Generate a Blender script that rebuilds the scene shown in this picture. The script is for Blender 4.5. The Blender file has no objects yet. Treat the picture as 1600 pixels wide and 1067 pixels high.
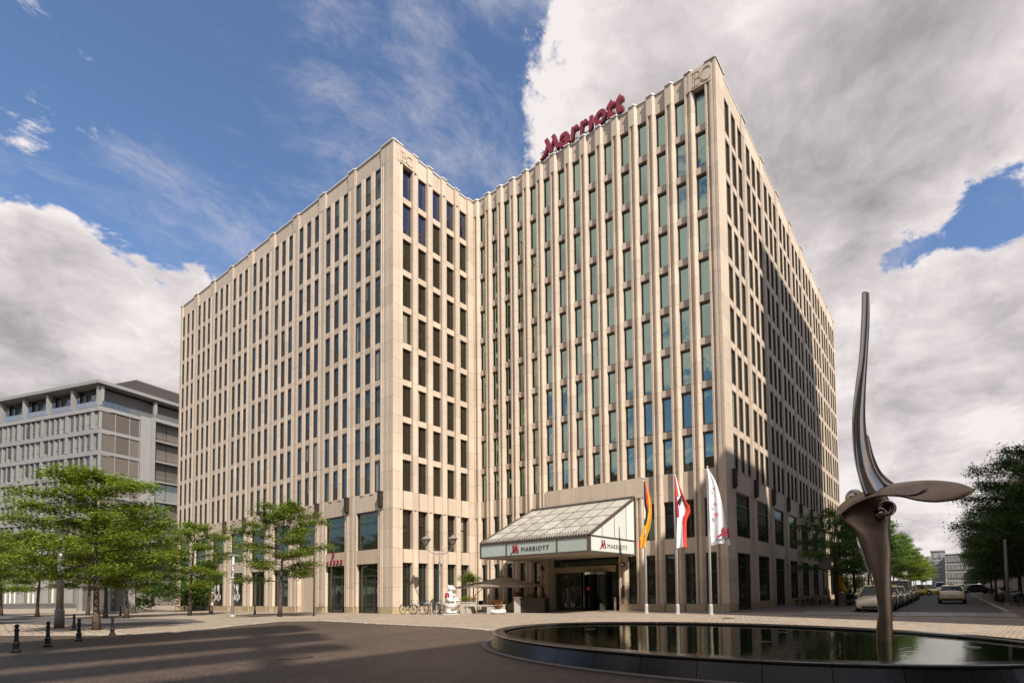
import bpy, bmesh, math, random
from math import sin, cos, pi, radians, sqrt, atan2, tan
from mathutils import Vector, Matrix
random.seed(7)
sc = bpy.context.scene
col = sc.collection

# ------------------------------------------------------------------ camera
EYE = Vector((0.0, 0.0, 1.5334))
CR = Vector((0.8361, 0.5483, -0.0167)); CF = Vector((-0.5467, 0.8361, 0.0442))
CF.normalize(); CR = (CR - CF * CR.dot(CF)).normalized(); CU = CR.cross(CF)
camd = bpy.data.cameras.new('camera'); cam = bpy.data.objects.new('camera', camd); col.objects.link(cam)
cam.matrix_world = Matrix(((CR.x, CU.x, -CF.x, EYE.x), (CR.y, CU.y, -CF.y, EYE.y), (CR.z, CU.z, -CF.z, EYE.z), (0, 0, 0, 1)))
camd.sensor_width = 36.0; camd.lens = 18.395; camd.shift_x = -0.09345; camd.shift_y = 0.21984
camd.clip_start = 0.1; camd.clip_end = 5000
sc.camera = cam

def project(p):
    q = Vector(p) - EYE; d = q.dot(CF)
    if d < 0.5: return None
    return 949.52 + 817.55 * q.dot(CR) / d, 885.25 - 817.55 * q.dot(CU) / d, d
def ray_dir(x, y):
    return (CF + CR * ((x - 949.52) / 817.55) + CU * ((885.25 - y) / 817.55)).normalized()

# ------------------------------------------------------------------ sun and sky
SUN_EL = radians(46.5); SD = Vector((0.93, -0.37, 0)).normalized()
SUN_DIR = Vector((SD.x * cos(SUN_EL), SD.y * cos(SUN_EL), sin(SUN_EL)))
sund = bpy.data.lights.new('sun', 'SUN'); sun = bpy.data.objects.new('sun', sund); col.objects.link(sun)
sund.energy = 5.0; sund.angle = radians(0.6); sund.color = (1.0, 0.925, 0.835)
sun.rotation_euler = SUN_DIR.to_track_quat('Z', 'Y').to_euler()
sc.view_settings.view_transform = 'Standard'; sc.view_settings.look = 'None'
sc.view_settings.gamma = 1.0; sc.view_settings.exposure = 0.6
try: sc.view_settings.use_curve_mapping = False
except Exception: pass

W = bpy.data.worlds.new('World'); sc.world = W; W.use_nodes = True
nt = W.node_tree; nt.nodes.clear()
def wn(t, **k):
    n = nt.nodes.new(t)
    for a, b in k.items(): setattr(n, a, b)
    return n
def wl(a, b): nt.links.new(a, b)
def wmath(op, a, b=None, c=None, clamp=False):
    n = wn('ShaderNodeMath', operation=op, use_clamp=clamp)
    for i, v in enumerate((a, b, c)):
        if v is None: continue
        if isinstance(v, (int, float)): n.inputs[i].default_value = v
        else: wl(v, n.inputs[i])
    return n.outputs[0]
sky = wn('ShaderNodeTexSky', sky_type='NISHITA'); sky.sun_disc = False
sky.sun_elevation = SUN_EL; sky.sun_rotation = atan2(SUN_DIR.x, SUN_DIR.y); sky.air_density = 1.0; sky.dust_density = 0.4; sky.ozone_density = 2.2
tc = wn('ShaderNodeTexCoord')
sep = wn('ShaderNodeSeparateXYZ'); wl(tc.outputs['Generated'], sep.inputs[0])
zc = wmath('ADD', wmath('MAXIMUM', sep.outputs[2], 0.0), 0.42)
cx = wmath('DIVIDE', sep.outputs[0], zc); cy = wmath('DIVIDE', sep.outputs[1], zc)
comb = wn('ShaderNodeCombineXYZ'); wl(cx, comb.inputs[0]); wl(cy, comb.inputs[1]); wl(sep.outputs[2], comb.inputs[2])
def wnoise(scale, detail, rough, vec, dist=0.0, off=(0, 0, 0), scl=(1, 1, 1)):
    m = wn('ShaderNodeMapping'); m.inputs['Location'].default_value = off; m.inputs['Scale'].default_value = scl; wl(vec, m.inputs[0])
    n = wn('ShaderNodeTexNoise'); n.inputs['Scale'].default_value = scale; n.inputs['Detail'].default_value = detail
    n.inputs['Roughness'].default_value = rough; n.inputs['Distortion'].default_value = dist; wl(m.outputs[0], n.inputs['Vector'])
    return n.outputs['Fac']
def lobe_sum(lobes, vec):
    acc = None
    for (x, y, r, w) in lobes:
        d = y if x == 'v' else ray_dir(x, y)
        vm = wn('ShaderNodeVectorMath', operation='DISTANCE'); wl(vec, vm.inputs[0]); vm.inputs[1].default_value = d
        mr = wn('ShaderNodeMapRange', interpolation_type='SMOOTHSTEP'); mr.inputs['From Min'].default_value = 0.0
        mr.inputs['From Max'].default_value = r; mr.inputs['To Min'].default_value = w; mr.inputs['To Max'].default_value = 0.0
        wl(vm.outputs['Value'], mr.inputs['Value'])
        acc = mr.outputs[0] if acc is None else wmath('ADD', acc, mr.outputs[0])
    return acc
G = tc.outputs['Generated']
# the cloud banks: (direction given as the photograph's pixel, angular size, weight)
VPW = Vector((-.40, -.70, .60)).normalized()
bank = lobe_sum([('v', VPW, .55, .30), (1010, 60, .42, .34), (1250, 60, .55, .38), (1480, 140, .60, .40), (1250, 300, .42, .34), (1580, 420, .22, .10), (1500, 620, .40, .40), (1380, 700, .35, .30),
                 (930, 210, .22, .26), (50, 570, .32, .42), (10, 400, .16, .30), (230, 600, .24, .34), (490, 272, .07, .26), (60, 90, .26, .02), (300, 452, .06, .28),
                 (1640, 700, .4, .25), (270, 45, .06, .10),
                 (420, 190, .55, -.36), (690, 130, .42, -.44), (640, 330, .30, -.22), (250, 400, .3, -.12), (1415, 410, .15, -.50), (1470, 375, .15, -.48), (1535, 348, .14, -.48), (1385, 440, .10, -.32), (1580, 320, .1, -.3), (1440, 440, .06, .40), (1495, 420, .06, .42), (1475, 335, .045, .30), (1560, 400, .07, .36), (1530, 330, .03, .25), (1190, 15, .12, -.62), (1330, 535, .09, -.62), (1325, 610, .07, -.5), (1550, 640, .06, -.45), (1590, 395, .08, -.25)], G)
warp = wn('ShaderNodeTexNoise'); warp.inputs['Scale'].default_value = 3.0; warp.inputs['Detail'].default_value = 4; wl(comb.outputs[0], warp.inputs['Vector'])
wv_ = wn('ShaderNodeVectorMath', operation='MULTIPLY_ADD'); wl(warp.outputs['Color'], wv_.inputs[0]); wv_.inputs[1].default_value = (.16, .16, .10); wl(comb.outputs[0], wv_.inputs[2])
n1 = wnoise(3.0, 12, .58, wv_.outputs[0])
n2 = wnoise(9.0, 12, .66, wv_.outputs[0], 0, (4, 1, 3))
dens = wmath('ADD', wmath('ADD', wmath('ADD', wmath('MULTIPLY', n1, 1.75), wmath('MULTIPLY', n2, 1.35)), bank), -.82)
mr = wn('ShaderNodeMapRange', interpolation_type='SMOOTHSTEP'); mr.inputs['From Min'].default_value = .66; mr.inputs['From Max'].default_value = .84
wl(dens, mr.inputs['Value'])
# thin high veil, streaked
veil = wnoise(5.0, 12, .70, wv_.outputs[0], 0, (2, 7, 0), (1.0, .55, 1))
mv = wn('ShaderNodeMapRange', interpolation_type='SMOOTHSTEP'); mv.inputs['From Min'].default_value = .45; mv.inputs['From Max'].default_value = .80; mv.inputs['To Max'].default_value = .55
wl(veil, mv.inputs['Value'])
cov = wmath('MAXIMUM', mr.outputs[0], mv.outputs[0])
# thin edges are bright, thick parts greyer
dark = lobe_sum([(1420, 250, .30, .24), (1560, 190, .26, .06), (1500, 480, .20, .08), (1250, 200, .2, .08), (1060, 330, .1, -.1), (900, 100, .22, -.20), (60, 600, .34, .17), (120, 470, .2, .08), (1290, 440, .16, -.16), (1480, 440, .10, -.2), (1450, 700, .25, -.06)], G)
thick = wn('ShaderNodeMapRange'); thick.inputs['From Min'].default_value = .72; thick.inputs['From Max'].default_value = 1.45; thick.inputs['To Max'].default_value = .42; wl(dens, thick.inputs['Value'])
sn = wnoise(4.4, 12, .62, wv_.outputs[0], 0, (9, 3, 1))
shade = wmath('ADD', wmath('ADD', wmath('MULTIPLY', sn, 2.1), wmath('ADD', dark, -1.12)), thick.outputs[0])
sr = wn('ShaderNodeValToRGB'); e = sr.color_ramp.elements
e[0].position = .04; e[0].color = (.61, .565, .56, 1); e[1].position = 1.0; e[1].color = (.19, .178, .185, 1)
m_ = e.new(.45); m_.color = (.42, .385, .39, 1)
wl(shade, sr.inputs[0])
skm = wn('ShaderNodeMix', data_type='RGBA', blend_type='MULTIPLY'); skm.inputs['Factor'].default_value = 1.0
wl(sky.outputs[0], skm.inputs['A']); skm.inputs['B'].default_value = (.096, .102, .112, 1)
mx = wn('ShaderNodeMix', data_type='RGBA'); wl(cov, mx.inputs['Factor']); wl(skm.outputs['Result'], mx.inputs['A']); wl(sr.outputs[0], mx.inputs['B'])
bg = wn('ShaderNodeBackground'); bg.inputs['Strength'].default_value = 1.0; wl(mx.outputs['Result'], bg.inputs[0])
wo = wn('ShaderNodeOutputWorld'); wl(bg.outputs[0], wo.inputs[0])

# ------------------------------------------------------------------ helpers
class MB:
    def __init__(s): s.v = []; s.f = []; s.mi = []; s.cur = 0
    def add(s, vs, fs):
        o = len(s.v); s.v += [tuple(v) for v in vs]
        for f in fs: s.f.append(tuple(o + i for i in f)); s.mi.append(s.cur)
        return s
    def box(s, x0, y0, z0, x1, y1, z1):
        return s.add([(x0, y0, z0), (x1, y0, z0), (x1, y1, z0), (x0, y1, z0), (x0, y0, z1), (x1, y0, z1), (x1, y1, z1), (x0, y1, z1)],
                     [(0, 3, 2, 1), (4, 5, 6, 7), (0, 1, 5, 4), (1, 2, 6, 5), (2, 3, 7, 6), (3, 0, 4, 7)])
    def obox(s, c, ax, ay, az, hx, hy, hz):
        c = Vector(c); vs = []
        for k in (-1, 1):
            for (i, j) in ((-1, -1), (1, -1), (1, 1), (-1, 1)): vs.append(c + ax * hx * i + ay * hy * j + az * hz * k)
        return s.add(vs, [(0, 3, 2, 1), (4, 5, 6, 7), (0, 1, 5, 4), (1, 2, 6, 5), (2, 3, 7, 6), (3, 0, 4, 7)])
    def prism(s, poly, z0, z1, caps=True):            # poly in xy, counter-clockwise seen from above
        n = len(poly); vs = [(p[0], p[1], z0) for p in poly] + [(p[0], p[1], z1) for p in poly]
        fs = [(i, (i + 1) % n, n + (i + 1) % n, n + i) for i in range(n)]
        if caps: fs += [tuple(range(n - 1, -1, -1)), tuple(range(n, 2 * n))]
        return s.add(vs, fs)
    def tube(s, pts, r, seg=6, cap=True):
        pts = [Vector(p) for p in pts]; n = len(pts); vs = []; rr = r if isinstance(r, (list, tuple)) else [r] * n
        up = None
        for i, p in enumerate(pts):
            t = (pts[min(i + 1, n - 1)] - pts[max(i - 1, 0)])
            t = t.normalized() if t.length > 1e-9 else Vector((0, 0, 1))
            if up is None: up = Vector((1, 0, 0)) if abs(t.z) > .8 else Vector((0, 0, 1))
            a = t.cross(up)
            if a.length < 1e-6: a = t.cross(Vector((0, 1, 0)))
            a.normalize(); b = t.cross(a).normalized(); up = -b if False else up
            for k in range(seg):
                th = 2 * pi * k / seg; vs.append(p + (a * cos(th) + b * sin(th)) * rr[i])
        fs = [(i * seg + k, i * seg + (k + 1) % seg, (i + 1) * seg + (k + 1) % seg, (i + 1) * seg + k) for i in range(n - 1) for k in range(seg)]
        if cap: fs += [tuple(range(seg - 1, -1, -1)), tuple((n - 1) * seg + k for k in range(seg))]
        return s.add(vs, fs)
    def lathe(s, prof, seg=16, c=(0, 0, 0), cap=True):   # prof: (r, z)
        vs = []
        for r, z in prof:
            for k in range(seg): th = 2 * pi * k / seg; vs.append((c[0] + r * cos(th), c[1] + r * sin(th), c[2] + z))
        n = len(prof)
        fs = [(i * seg + k, i * seg + (k + 1) % seg, (i + 1) * seg + (k + 1) % seg, (i + 1) * seg + k) for i in range(n - 1) for k in range(seg)]
        if cap: fs += [tuple(range(seg - 1, -1, -1)), tuple((n - 1) * seg + k for k in range(seg))]
        return s.add(vs, fs)
    def loft(s, rings, closed=True, cap=True):
        m = len(rings[0]); vs = [p for r in rings for p in r]; n = len(rings); fs = []
        for i in range(n - 1):
            for k in range(m if closed else m - 1):
                fs.append((i * m + k, i * m + (k + 1) % m, (i + 1) * m + (k + 1) % m, (i + 1) * m + k))
        if cap: fs += [tuple(range(m - 1, -1, -1)), tuple((n - 1) * m + k for k in range(m))]
        return s.add(vs, fs)
    def ball(s, c, r, seg=10, rings=7, sc3=(1, 1, 1)):
        vs = [(c[0], c[1], c[2] - r * sc3[2])]
        for i in range(1, rings):
            ph = -pi / 2 + pi * i / rings
            for k in range(seg): th = 2 * pi * k / seg; vs.append((c[0] + r * sc3[0] * cos(ph) * cos(th), c[1] + r * sc3[1] * cos(ph) * sin(th), c[2] + r * sc3[2] * sin(ph)))
        vs.append((c[0], c[1], c[2] + r * sc3[2])); L = len(vs) - 1
        fs = [(0, 1 + (k + 1) % seg, 1 + k) for k in range(seg)]
        for i in range(rings - 2):
            for k in range(seg): a = 1 + i * seg; fs.append((a + k, a + (k + 1) % seg, a + seg + (k + 1) % seg, a + seg + k))
        a = 1 + (rings - 2) * seg; fs += [(a + k, a + (k + 1) % seg, L) for k in range(seg)]
        return s.add(vs, fs)
    def mesh(s, name, mats, smooth=False, fix=True):
        me = bpy.data.meshes.new(name); me.from_pydata(s.v, [], s.f)
        for m in (mats if isinstance(mats, (list, tuple)) else [mats]): me.materials.append(m)
        if any(s.mi): me.polygons.foreach_set('material_index', s.mi)
        if fix:
            bm = bmesh.new(); bm.from_mesh(me); bmesh.ops.recalc_face_normals(bm, faces=bm.faces); bm.to_mesh(me); bm.free()
        if smooth: me.polygons.foreach_set('use_smooth', [True] * len(me.polygons))
        me.update(); return me
    def build(s, name, mats, parent=None, smooth=False, kind=None, fix=True):
        return link(name, s.mesh(name, mats, smooth, fix), parent, kind=kind)
def link(name, me, parent=None, loc=(0, 0, 0), rz=0.0, kind=None, rot=None):
    o = bpy.data.objects.new(name, me); col.objects.link(o); o.location = loc
    o.rotation_euler = rot if rot else (0, 0, rz)
    if parent: o.parent = parent
    if kind: o['kind'] = kind
    return o
def thing(name, label, cat, loc=(0, 0, 0), rz=0.0, group=None):
    o = bpy.data.objects.new(name, None); col.objects.link(o); o.location = loc; o.rotation_euler = (0, 0, rz)
    o.empty_display_size = .3; return tag(o, label, cat, group)
def tag(o, label, cat, group=None):
    o['label'] = label; o['category'] = cat
    if group: o['group'] = group
    return o
def kids(o, allobs): return [c for c in allobs if c.parent is o]
def copy_tree(root, loc, rz, label, group=None, scale=None):
    r = root.copy(); col.objects.link(r); r.location = loc; r.rotation_euler = (0, 0, rz); r['label'] = label
    if group: r['group'] = group
    if scale: r.scale = scale
    for c in list(root.children):
        d = c.copy(); col.objects.link(d); d.parent = r
        for g in list(c.children):
            h = g.copy(); col.objects.link(h); h.parent = d
    return r

# ------------------------------------------------------------------ materials
def mat(name, c, rough=.7, metal=0.0, nscale=0, namp=.15, bump=0.0, bscale=None, spec=None, rnd=0.0, streak=0.0, coat=0.0, trans=0.0, warm=0.0):
    m = bpy.data.materials.new(name); m.use_nodes = True; t = m.node_tree; b = t.nodes['Principled BSDF']
    b.inputs['Roughness'].default_value = rough; b.inputs['Metallic'].default_value = metal
    b.inputs['Base Color'].default_value = (*c, 1)
    if spec is not None: b.inputs['Specular IOR Level'].default_value = spec
    if coat: b.inputs['Coat Weight'].default_value = coat; b.inputs['Coat Roughness'].default_value = .08
    if nscale or rnd or streak:
        geo = t.nodes.new('ShaderNodeNewGeometry'); hs = t.nodes.new('ShaderNodeHueSaturation'); hs.inputs['Color'].default_value = (*c, 1)
        val = None
        def mth(op, a, bb):
            n = t.nodes.new('ShaderNodeMath'); n.operation = op
            for i, v in enumerate((a, bb)):
                if isinstance(v, (int, float)): n.inputs[i].default_value = v
                else: t.links.new(v, n.inputs[i])
            return n.outputs[0]
        val = 1.0; acc = None
        def addv(x):
            nonlocal acc
            acc = x if acc is None else mth('ADD', acc, x)
        if nscale:
            for sc_, am in ((nscale, namp), (nscale * 5.3, namp * .6), (nscale * .17, namp * .8)):
                n = t.nodes.new('ShaderNodeTexNoise'); n.inputs['Scale'].default_value = sc_; n.inputs['Detail'].default_value = 5; t.links.new(geo.outputs['Position'], n.inputs['Vector'])
                addv(mth('MULTIPLY', mth('SUBTRACT', n.outputs['Fac'], .5), am * 2.2))
        if streak:
            mp = t.nodes.new('ShaderNodeMapping'); mp.inputs['Scale'].default_value = (1.3, 1.3, .12); t.links.new(geo.outputs['Position'], mp.inputs[0])
            n = t.nodes.new('ShaderNodeTexNoise'); n.inputs['Scale'].default_value = 1.6; n.inputs['Detail'].default_value = 6; t.links.new(mp.outputs[0], n.inputs['Vector'])
            addv(mth('MULTIPLY', mth('SUBTRACT', n.outputs['Fac'], .5), streak * 2))
        if rnd:
            oi = t.nodes.new('ShaderNodeObjectInfo'); addv(mth('MULTIPLY', mth('SUBTRACT', oi.outputs['Random'], .5), rnd * 2))
        t.links.new(mth('ADD', acc, 1.0), hs.inputs['Value']); t.links.new(hs.outputs[0], b.inputs['Base Color'])
    if bump:
        geo2 = t.nodes.new('ShaderNodeNewGeometry'); n = t.nodes.new('ShaderNodeTexNoise'); n.inputs['Scale'].default_value = bscale or 20; n.inputs['Detail'].default_value = 6
        t.links.new(geo2.outputs['Position'], n.inputs['Vector'])
        bp = t.nodes.new('ShaderNodeBump'); bp.inputs['Strength'].default_value = bump; bp.inputs['Distance'].default_value = .02
        t.links.new(n.outputs['Fac'], bp.inputs['Height']); t.links.new(bp.outputs[0], b.inputs['Normal'])
    return m
M = {}
M['stone'] = mat('limestone', (.505, .408, .308), .75, nscale=1.7, namp=.08, bump=.25, bscale=14, rnd=.10, streak=.15)
M['stone2'] = mat('limestone_shadow_gap', (.30, .24, .18), .85)
M['base'] = mat('travertine_base', (.40, .31, .19), .6, nscale=2.2, namp=.2, bump=.3, bscale=9, rnd=.09)
M['frame'] = mat('bronze_window_frame', (.055, .045, .036), .42, metal=.3)
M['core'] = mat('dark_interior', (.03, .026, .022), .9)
M['coping'] = mat('pale_coping', (.58, .56, .53), .55)
M['bronze'] = mat('dark_bronze', (.045, .032, .024), .5, metal=.4, nscale=3, namp=.1)
M['gold'] = mat('gilt_letters', (.27, .19, .09), .5, metal=.3)
M['red'] = mat('red_letter', (.23, .008, .024), .45, nscale=2, namp=.05)
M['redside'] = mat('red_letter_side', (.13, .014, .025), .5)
M['steelgrey'] = mat('grey_steel', (.30, .30, .30), .4, metal=.7)
M['pole'] = mat('white_pole', (.46, .45, .43), .35, metal=.2, nscale=2, namp=.06)
M['greypole'] = mat('galvanised_pole', (.19, .18, .165), .6, metal=.15, nscale=4, namp=.12)
M['black'] = mat('black_paint', (.012, .011, .011), .38, nscale=6, namp=.2)
M['rubber'] = mat('tyre_rubber', (.016, .016, .016), .75)
M['chrome'] = mat('polished_steel', (.62, .60, .58), .12, metal=1.0)
M['canopyframe'] = mat('canopy_frame', (.11, .085, .07), .45, metal=.3, nscale=3, namp=.08)
M['frost'] = mat('frosted_glass', (.40, .46, .40), .3, nscale=.8, namp=.05, coat=.4)
M['roofglass'] = mat('canopy_roof_glass', (.36, .355, .315), .18, nscale=1.2, namp=.12, rnd=.16, coat=.3)
M['sidefrost'] = mat('canopy_side_glass', (.60, .63, .58), .25, nscale=.8, namp=.05, rnd=.05, coat=.3)
M['white'] = mat('white_paint', (.78, .77, .74), .35, nscale=3, namp=.04)
M['bark'] = mat('bark', (.085, .062, .045), .9, nscale=7, namp=.3, bump=.8, bscale=18)
M['wood'] = mat('bench_wood', (.22, .12, .065), .6, nscale=5, namp=.25)
M['concrete'] = mat('light_concrete', (.42, .38, .32), .8, nscale=3, namp=.12, bump=.2, rnd=.06)
M['parasol'] = mat('taupe_canvas', (.33, .275, .215), .85, nscale=3, namp=.06)
M['soil'] = mat('dark_soil', (.05, .035, .025), .95)

def leafmat(name, c1, c2):
    m = bpy.data.materials.new(name); m.use_nodes = True; t = m.node_tree; b = t.nodes['Principled BSDF']
    geo = t.nodes.new('ShaderNodeNewGeometry'); oi = t.nodes.new('ShaderNodeObjectInfo')
    r = t.nodes.new('ShaderNodeValToRGB'); r.color_ramp.elements[0].color = (*c1, 1); r.color_ramp.elements[1].color = (*c2, 1)
    t.links.new(geo.outputs['Random Per Island'], r.inputs[0])
    hs = t.nodes.new('ShaderNodeHueSaturation'); t.links.new(r.outputs[0], hs.inputs['Color'])
    mr = t.nodes.new('ShaderNodeMapRange'); mr.inputs['To Min'].default_value = .85; mr.inputs['To Max'].default_value = 1.15; t.links.new(oi.outputs['Random'], mr.inputs[0]); t.links.new(mr.outputs[0], hs.inputs['Value'])
    t.links.new(hs.outputs[0], b.inputs['Base Color']); b.inputs['Roughness'].default_value = .55
    tr = t.nodes.new('ShaderNodeBsdfTranslucent'); t.links.new(hs.outputs[0], tr.inputs[0])
    ms = t.nodes.new('ShaderNodeMixShader'); ms.inputs[0].default_value = .42
    t.links.new(b.outputs[0], ms.inputs[1]); t.links.new(tr.outputs[0], ms.inputs[2]); t.links.new(ms.outputs[0], t.nodes['Material Output'].inputs[0])
    return m
M['leafA'] = leafmat('leaf_bright', (.078, .135, .009), (.225, .285, .022))
M['leafB'] = leafmat('leaf_mid', (.05, .11, .016), (.14, .225, .034))
M['leafC'] = leafmat('leaf_dark', (.045, .10, .016), (.125, .21, .034))
M['leafD'] = leafmat('leaf_red', (.10, .02, .02), (.20, .06, .03))
M['flower'] = leafmat('orange_flower', (.30, .12, .03), (.45, .25, .05))

def glass_mat(name, tint, base, refl=.55, curtain=.0, rnd=1.0):
    """solar window glass: coloured mirror over a dark room, some rooms with drawn curtains"""
    m = bpy.data.materials.new(name); m.use_nodes = True; t = m.node_tree; t.nodes.clear()
    N = t.nodes.new; L = t.links.new
    out = N('ShaderNodeOutputMaterial'); tcn = N('ShaderNodeTexCoord'); oi = N('ShaderNodeObjectInfo'); geo = N('ShaderNodeNewGeometry')
    gl = N('ShaderNodeBsdfGlossy'); gl.inputs['Color'].default_value = (*tint, 1); gl.inputs['Roughness'].default_value = .02
    nz = N('ShaderNodeTexNoise'); nz.inputs['Scale'].default_value = .55; L(geo.outputs['Position'], nz.inputs['Vector'])
    bp = N('ShaderNodeBump'); bp.inputs['Strength'].default_value = .12; bp.inputs['Distance'].default_value = .12; L(nz.outputs['Fac'], bp.inputs['Height']); L(bp.outputs[0], gl.inputs['Normal'])
    df = N('ShaderNodeBsdfDiffuse')
    wv = N('ShaderNodeTexWave'); wv.inputs['Scale'].default_value = 3.3; wv.inputs['Distortion'].default_value = 2.0; L(tcn.outputs['Object'], wv.inputs['Vector'])
    cr_ = N('ShaderNodeValToRGB'); cr_.color_ramp.elements[0].color = (.17, .155, .10, 1); cr_.color_ramp.elements[1].color = (.36, .34, .25, 1); L(wv.outputs['Fac'], cr_.inputs[0])
    # curtain covers the outer part of the pane, its width differs from room to room
    sp = N('ShaderNodeSeparateXYZ'); L(tcn.outputs['Object'], sp.inputs[0])
    def mth(op, a, b_):
        n = N('ShaderNodeMath'); n.operation = op
        for i, v in enumerate((a, b_)):
            if isinstance(v, (int, float)): n.inputs[i].default_value = v
            else: L(v, n.inputs[i])
        return n.outputs[0]
    r1 = mth('FRACT', mth('MULTIPLY', oi.outputs['Random'], 7.31), 0)
    r2 = mth('FRACT', mth('MULTIPLY', oi.outputs['Random'], 23.7), 0)
    edge = mth('MULTIPLY', r2, .55)
    on = mth('MULTIPLY', mth('LESS_THAN', r1, curtain), mth('LESS_THAN', sp.outputs[0], edge))
    mc = N('ShaderNodeMix'); mc.data_type = 'RGBA'; L(on, mc.inputs['Factor']); mc.inputs['A'].default_value = (*base, 1); L(cr_.outputs[0], mc.inputs['B']); L(mc.outputs['Result'], df.inputs[0])
    lw = N('ShaderNodeLayerWeight'); lw.inputs['Blend'].default_value = .35
    fac = mth('ADD', mth('MULTIPLY', lw.outputs['Fresnel'], .35), refl)
    n = fac.node; n.use_clamp = True
    ms = N('ShaderNodeMixShader'); L(fac, ms.inputs[0]); L(df.outputs[0], ms.inputs[1]); L(gl.outputs[0], ms.inputs[2]); L(ms.outputs[0], out.inputs[0])
    return m
M['pane'] = glass_mat('green_solar_glass', (.56, .74, .62), (.028, .030, .022), .45, .40)
M['paneleft'] = glass_mat('left_wing_glass', (.40, .55, .56), (.024, .024, .019), .20, .22)
M['panedark'] = glass_mat('dark_reflection_glass', (.46, .45, .36), (.026, .022, .014), .10, .10)  # dark reflections put into a brown tint and weaker mirror
M['panesky'] = glass_mat('sky_reflection_glass', (.42, .46, .70), (.020, .018, .022), .22, .10)  # sky reflection of the uppermost windows put into a blue tint
M['paneshop'] = glass_mat('shop_glass', (.55, .66, .58), (.022, .024, .018), .12, .0)
M['paneoff'] = glass_mat('office_glass', (.55, .58, .58), (.06, .062, .055), .25, .45)
M['carglass'] = glass_mat('car_glass', (.5, .56, .58), (.010, .011, .011), .05, .0)
t_ = M['parasol'].node_tree; p_ = t_.nodes['Principled BSDF']; tr_ = t_.nodes.new('ShaderNodeBsdfTranslucent'); tr_.inputs[0].default_value = (.50, .42, .33, 1); mx_ = t_.nodes.new('ShaderNodeMixShader'); mx_.inputs[0].default_value = .45
t_.links.new(p_.outputs[0], mx_.inputs[1]); t_.links.new(tr_.outputs[0], mx_.inputs[2]); t_.links.new(mx_.outputs[0], t_.nodes['Material Output'].inputs[0])
# ------------------------------------------------------------------ ground
def brickmat(name, c1, c2, cm, w, h, rot=0.0, mortar=.012, rough=.75, ring=None, patch=.25, bump=.35, spec=.3):
    m = bpy.data.materials.new(name); m.use_nodes = True; t = m.node_tree; b = t.nodes['Principled BSDF']; N = t.nodes.new; L = t.links.new
    b.inputs['Roughness'].default_value = rough; b.inputs['Specular IOR Level'].default_value = spec
    geo = N('ShaderNodeNewGeometry'); mp = N('ShaderNodeMapping'); mp.inputs['Rotation'].default_value = (0, 0, rot); L(geo.outputs['Position'], mp.inputs[0])
    wq = N('ShaderNodeTexNoise'); wq.inputs['Scale'].default_value = .35; L(mp.outputs[0], wq.inputs['Vector'])
    va = N('ShaderNodeVectorMath'); va.operation = 'MULTIPLY_ADD'; L(wq.outputs['Color'], va.inputs[0]); va.inputs[1].default_value = (.25, .25, 0); L(mp.outputs[0], va.inputs[2])
    br = N('ShaderNodeTexBrick'); br.inputs['Scale'].default_value = 1.0; br.inputs['Brick Width'].default_value = w; br.inputs['Row Height'].default_value = h
    br.inputs['Mortar Size'].default_value = mortar; br.inputs['Mortar Smooth'].default_value = .3; br.inputs['Bias'].default_value = 0
    br.inputs['Color1'].default_value = (*c1, 1); br.inputs['Color2'].default_value = (*c2, 1); br.inputs['Mortar'].default_value = (*cm, 1); L(va.outputs[0], br.inputs['Vector'])
    hs = N('ShaderNodeHueSaturation'); L(br.outputs['Color'], hs.inputs['Color'])
    n1 = N('ShaderNodeTexNoise'); n1.inputs['Scale'].default_value = .22; n1.inputs['Detail'].default_value = 7; n1.inputs['Roughness'].default_value = .65; L(geo.outputs['Position'], n1.inputs['Vector'])
    n2 = N('ShaderNodeTexNoise'); n2.inputs['Scale'].default_value = 2.4; n2.inputs['Detail'].default_value = 6; L(geo.outputs['Position'], n2.inputs['Vector'])
    def mth(op, a, bb):
        n = N('ShaderNodeMath'); n.operation = op
        for i, v in enumerate((a, bb)):
            if isinstance(v, (int, float)): n.inputs[i].default_value = v
            else: L(v, n.inputs[i])
        return n.outputs[0]
    v = mth('ADD', mth('MULTIPLY', mth('SUBTRACT', n1.outputs['Fac'], .5), patch * 3), mth('ADD', mth('MULTIPLY', mth('SUBTRACT', n2.outputs['Fac'], .5), patch * 1.6), 1.0))
    L(v, hs.inputs['Value']); L(hs.outputs[0], b.inputs['Base Color'])
    rg = mth('ADD', mth('MULTIPLY', n1.outputs['Fac'], -.25), rough + .12); L(rg, b.inputs['Roughness'])
    bp = N('ShaderNodeBump'); bp.inputs['Strength'].default_value = bump; bp.inputs['Distance'].default_value = .012
    L(mth('ADD', mth('MULTIPLY', br.outputs['Fac'], -1.0), mth('MULTIPLY', n2.outputs['Fac'], .6)), bp.inputs['Height']); L(bp.outputs[0], b.inputs['Normal'])
    return m
M['setts'] = brickmat('brown_setts', (.084, .057, .041), (.056, .038, .028), (.036, .026, .019), .20, .10, rot=.35, rough=.60, patch=.46, mortar=.009, bump=.25)
M['settspatch'] = brickmat('relaid_setts', (.094, .068, .051), (.064, .046, .035), (.036, .027, .021), .20, .10, rot=1.1, rough=.62, patch=.3, mortar=.010, bump=.25)
M['paving'] = brickmat('beige_small_paving', (.34, .275, .205), (.25, .20, .15), (.10, .08, .06), .30, .30, rot=.12, rough=.75, mortar=.02, patch=.16)
M['darkpave'] = brickmat('dark_sidewalk_paving', (.16, .125, .10), (.115, .09, .072), (.05, .04, .034), .5, .3, rot=0, rough=.7, patch=.2)
M['slab'] = mat('granite_slab', (.22, .195, .17), .6, nscale=3, namp=.15, rnd=.16)
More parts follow.
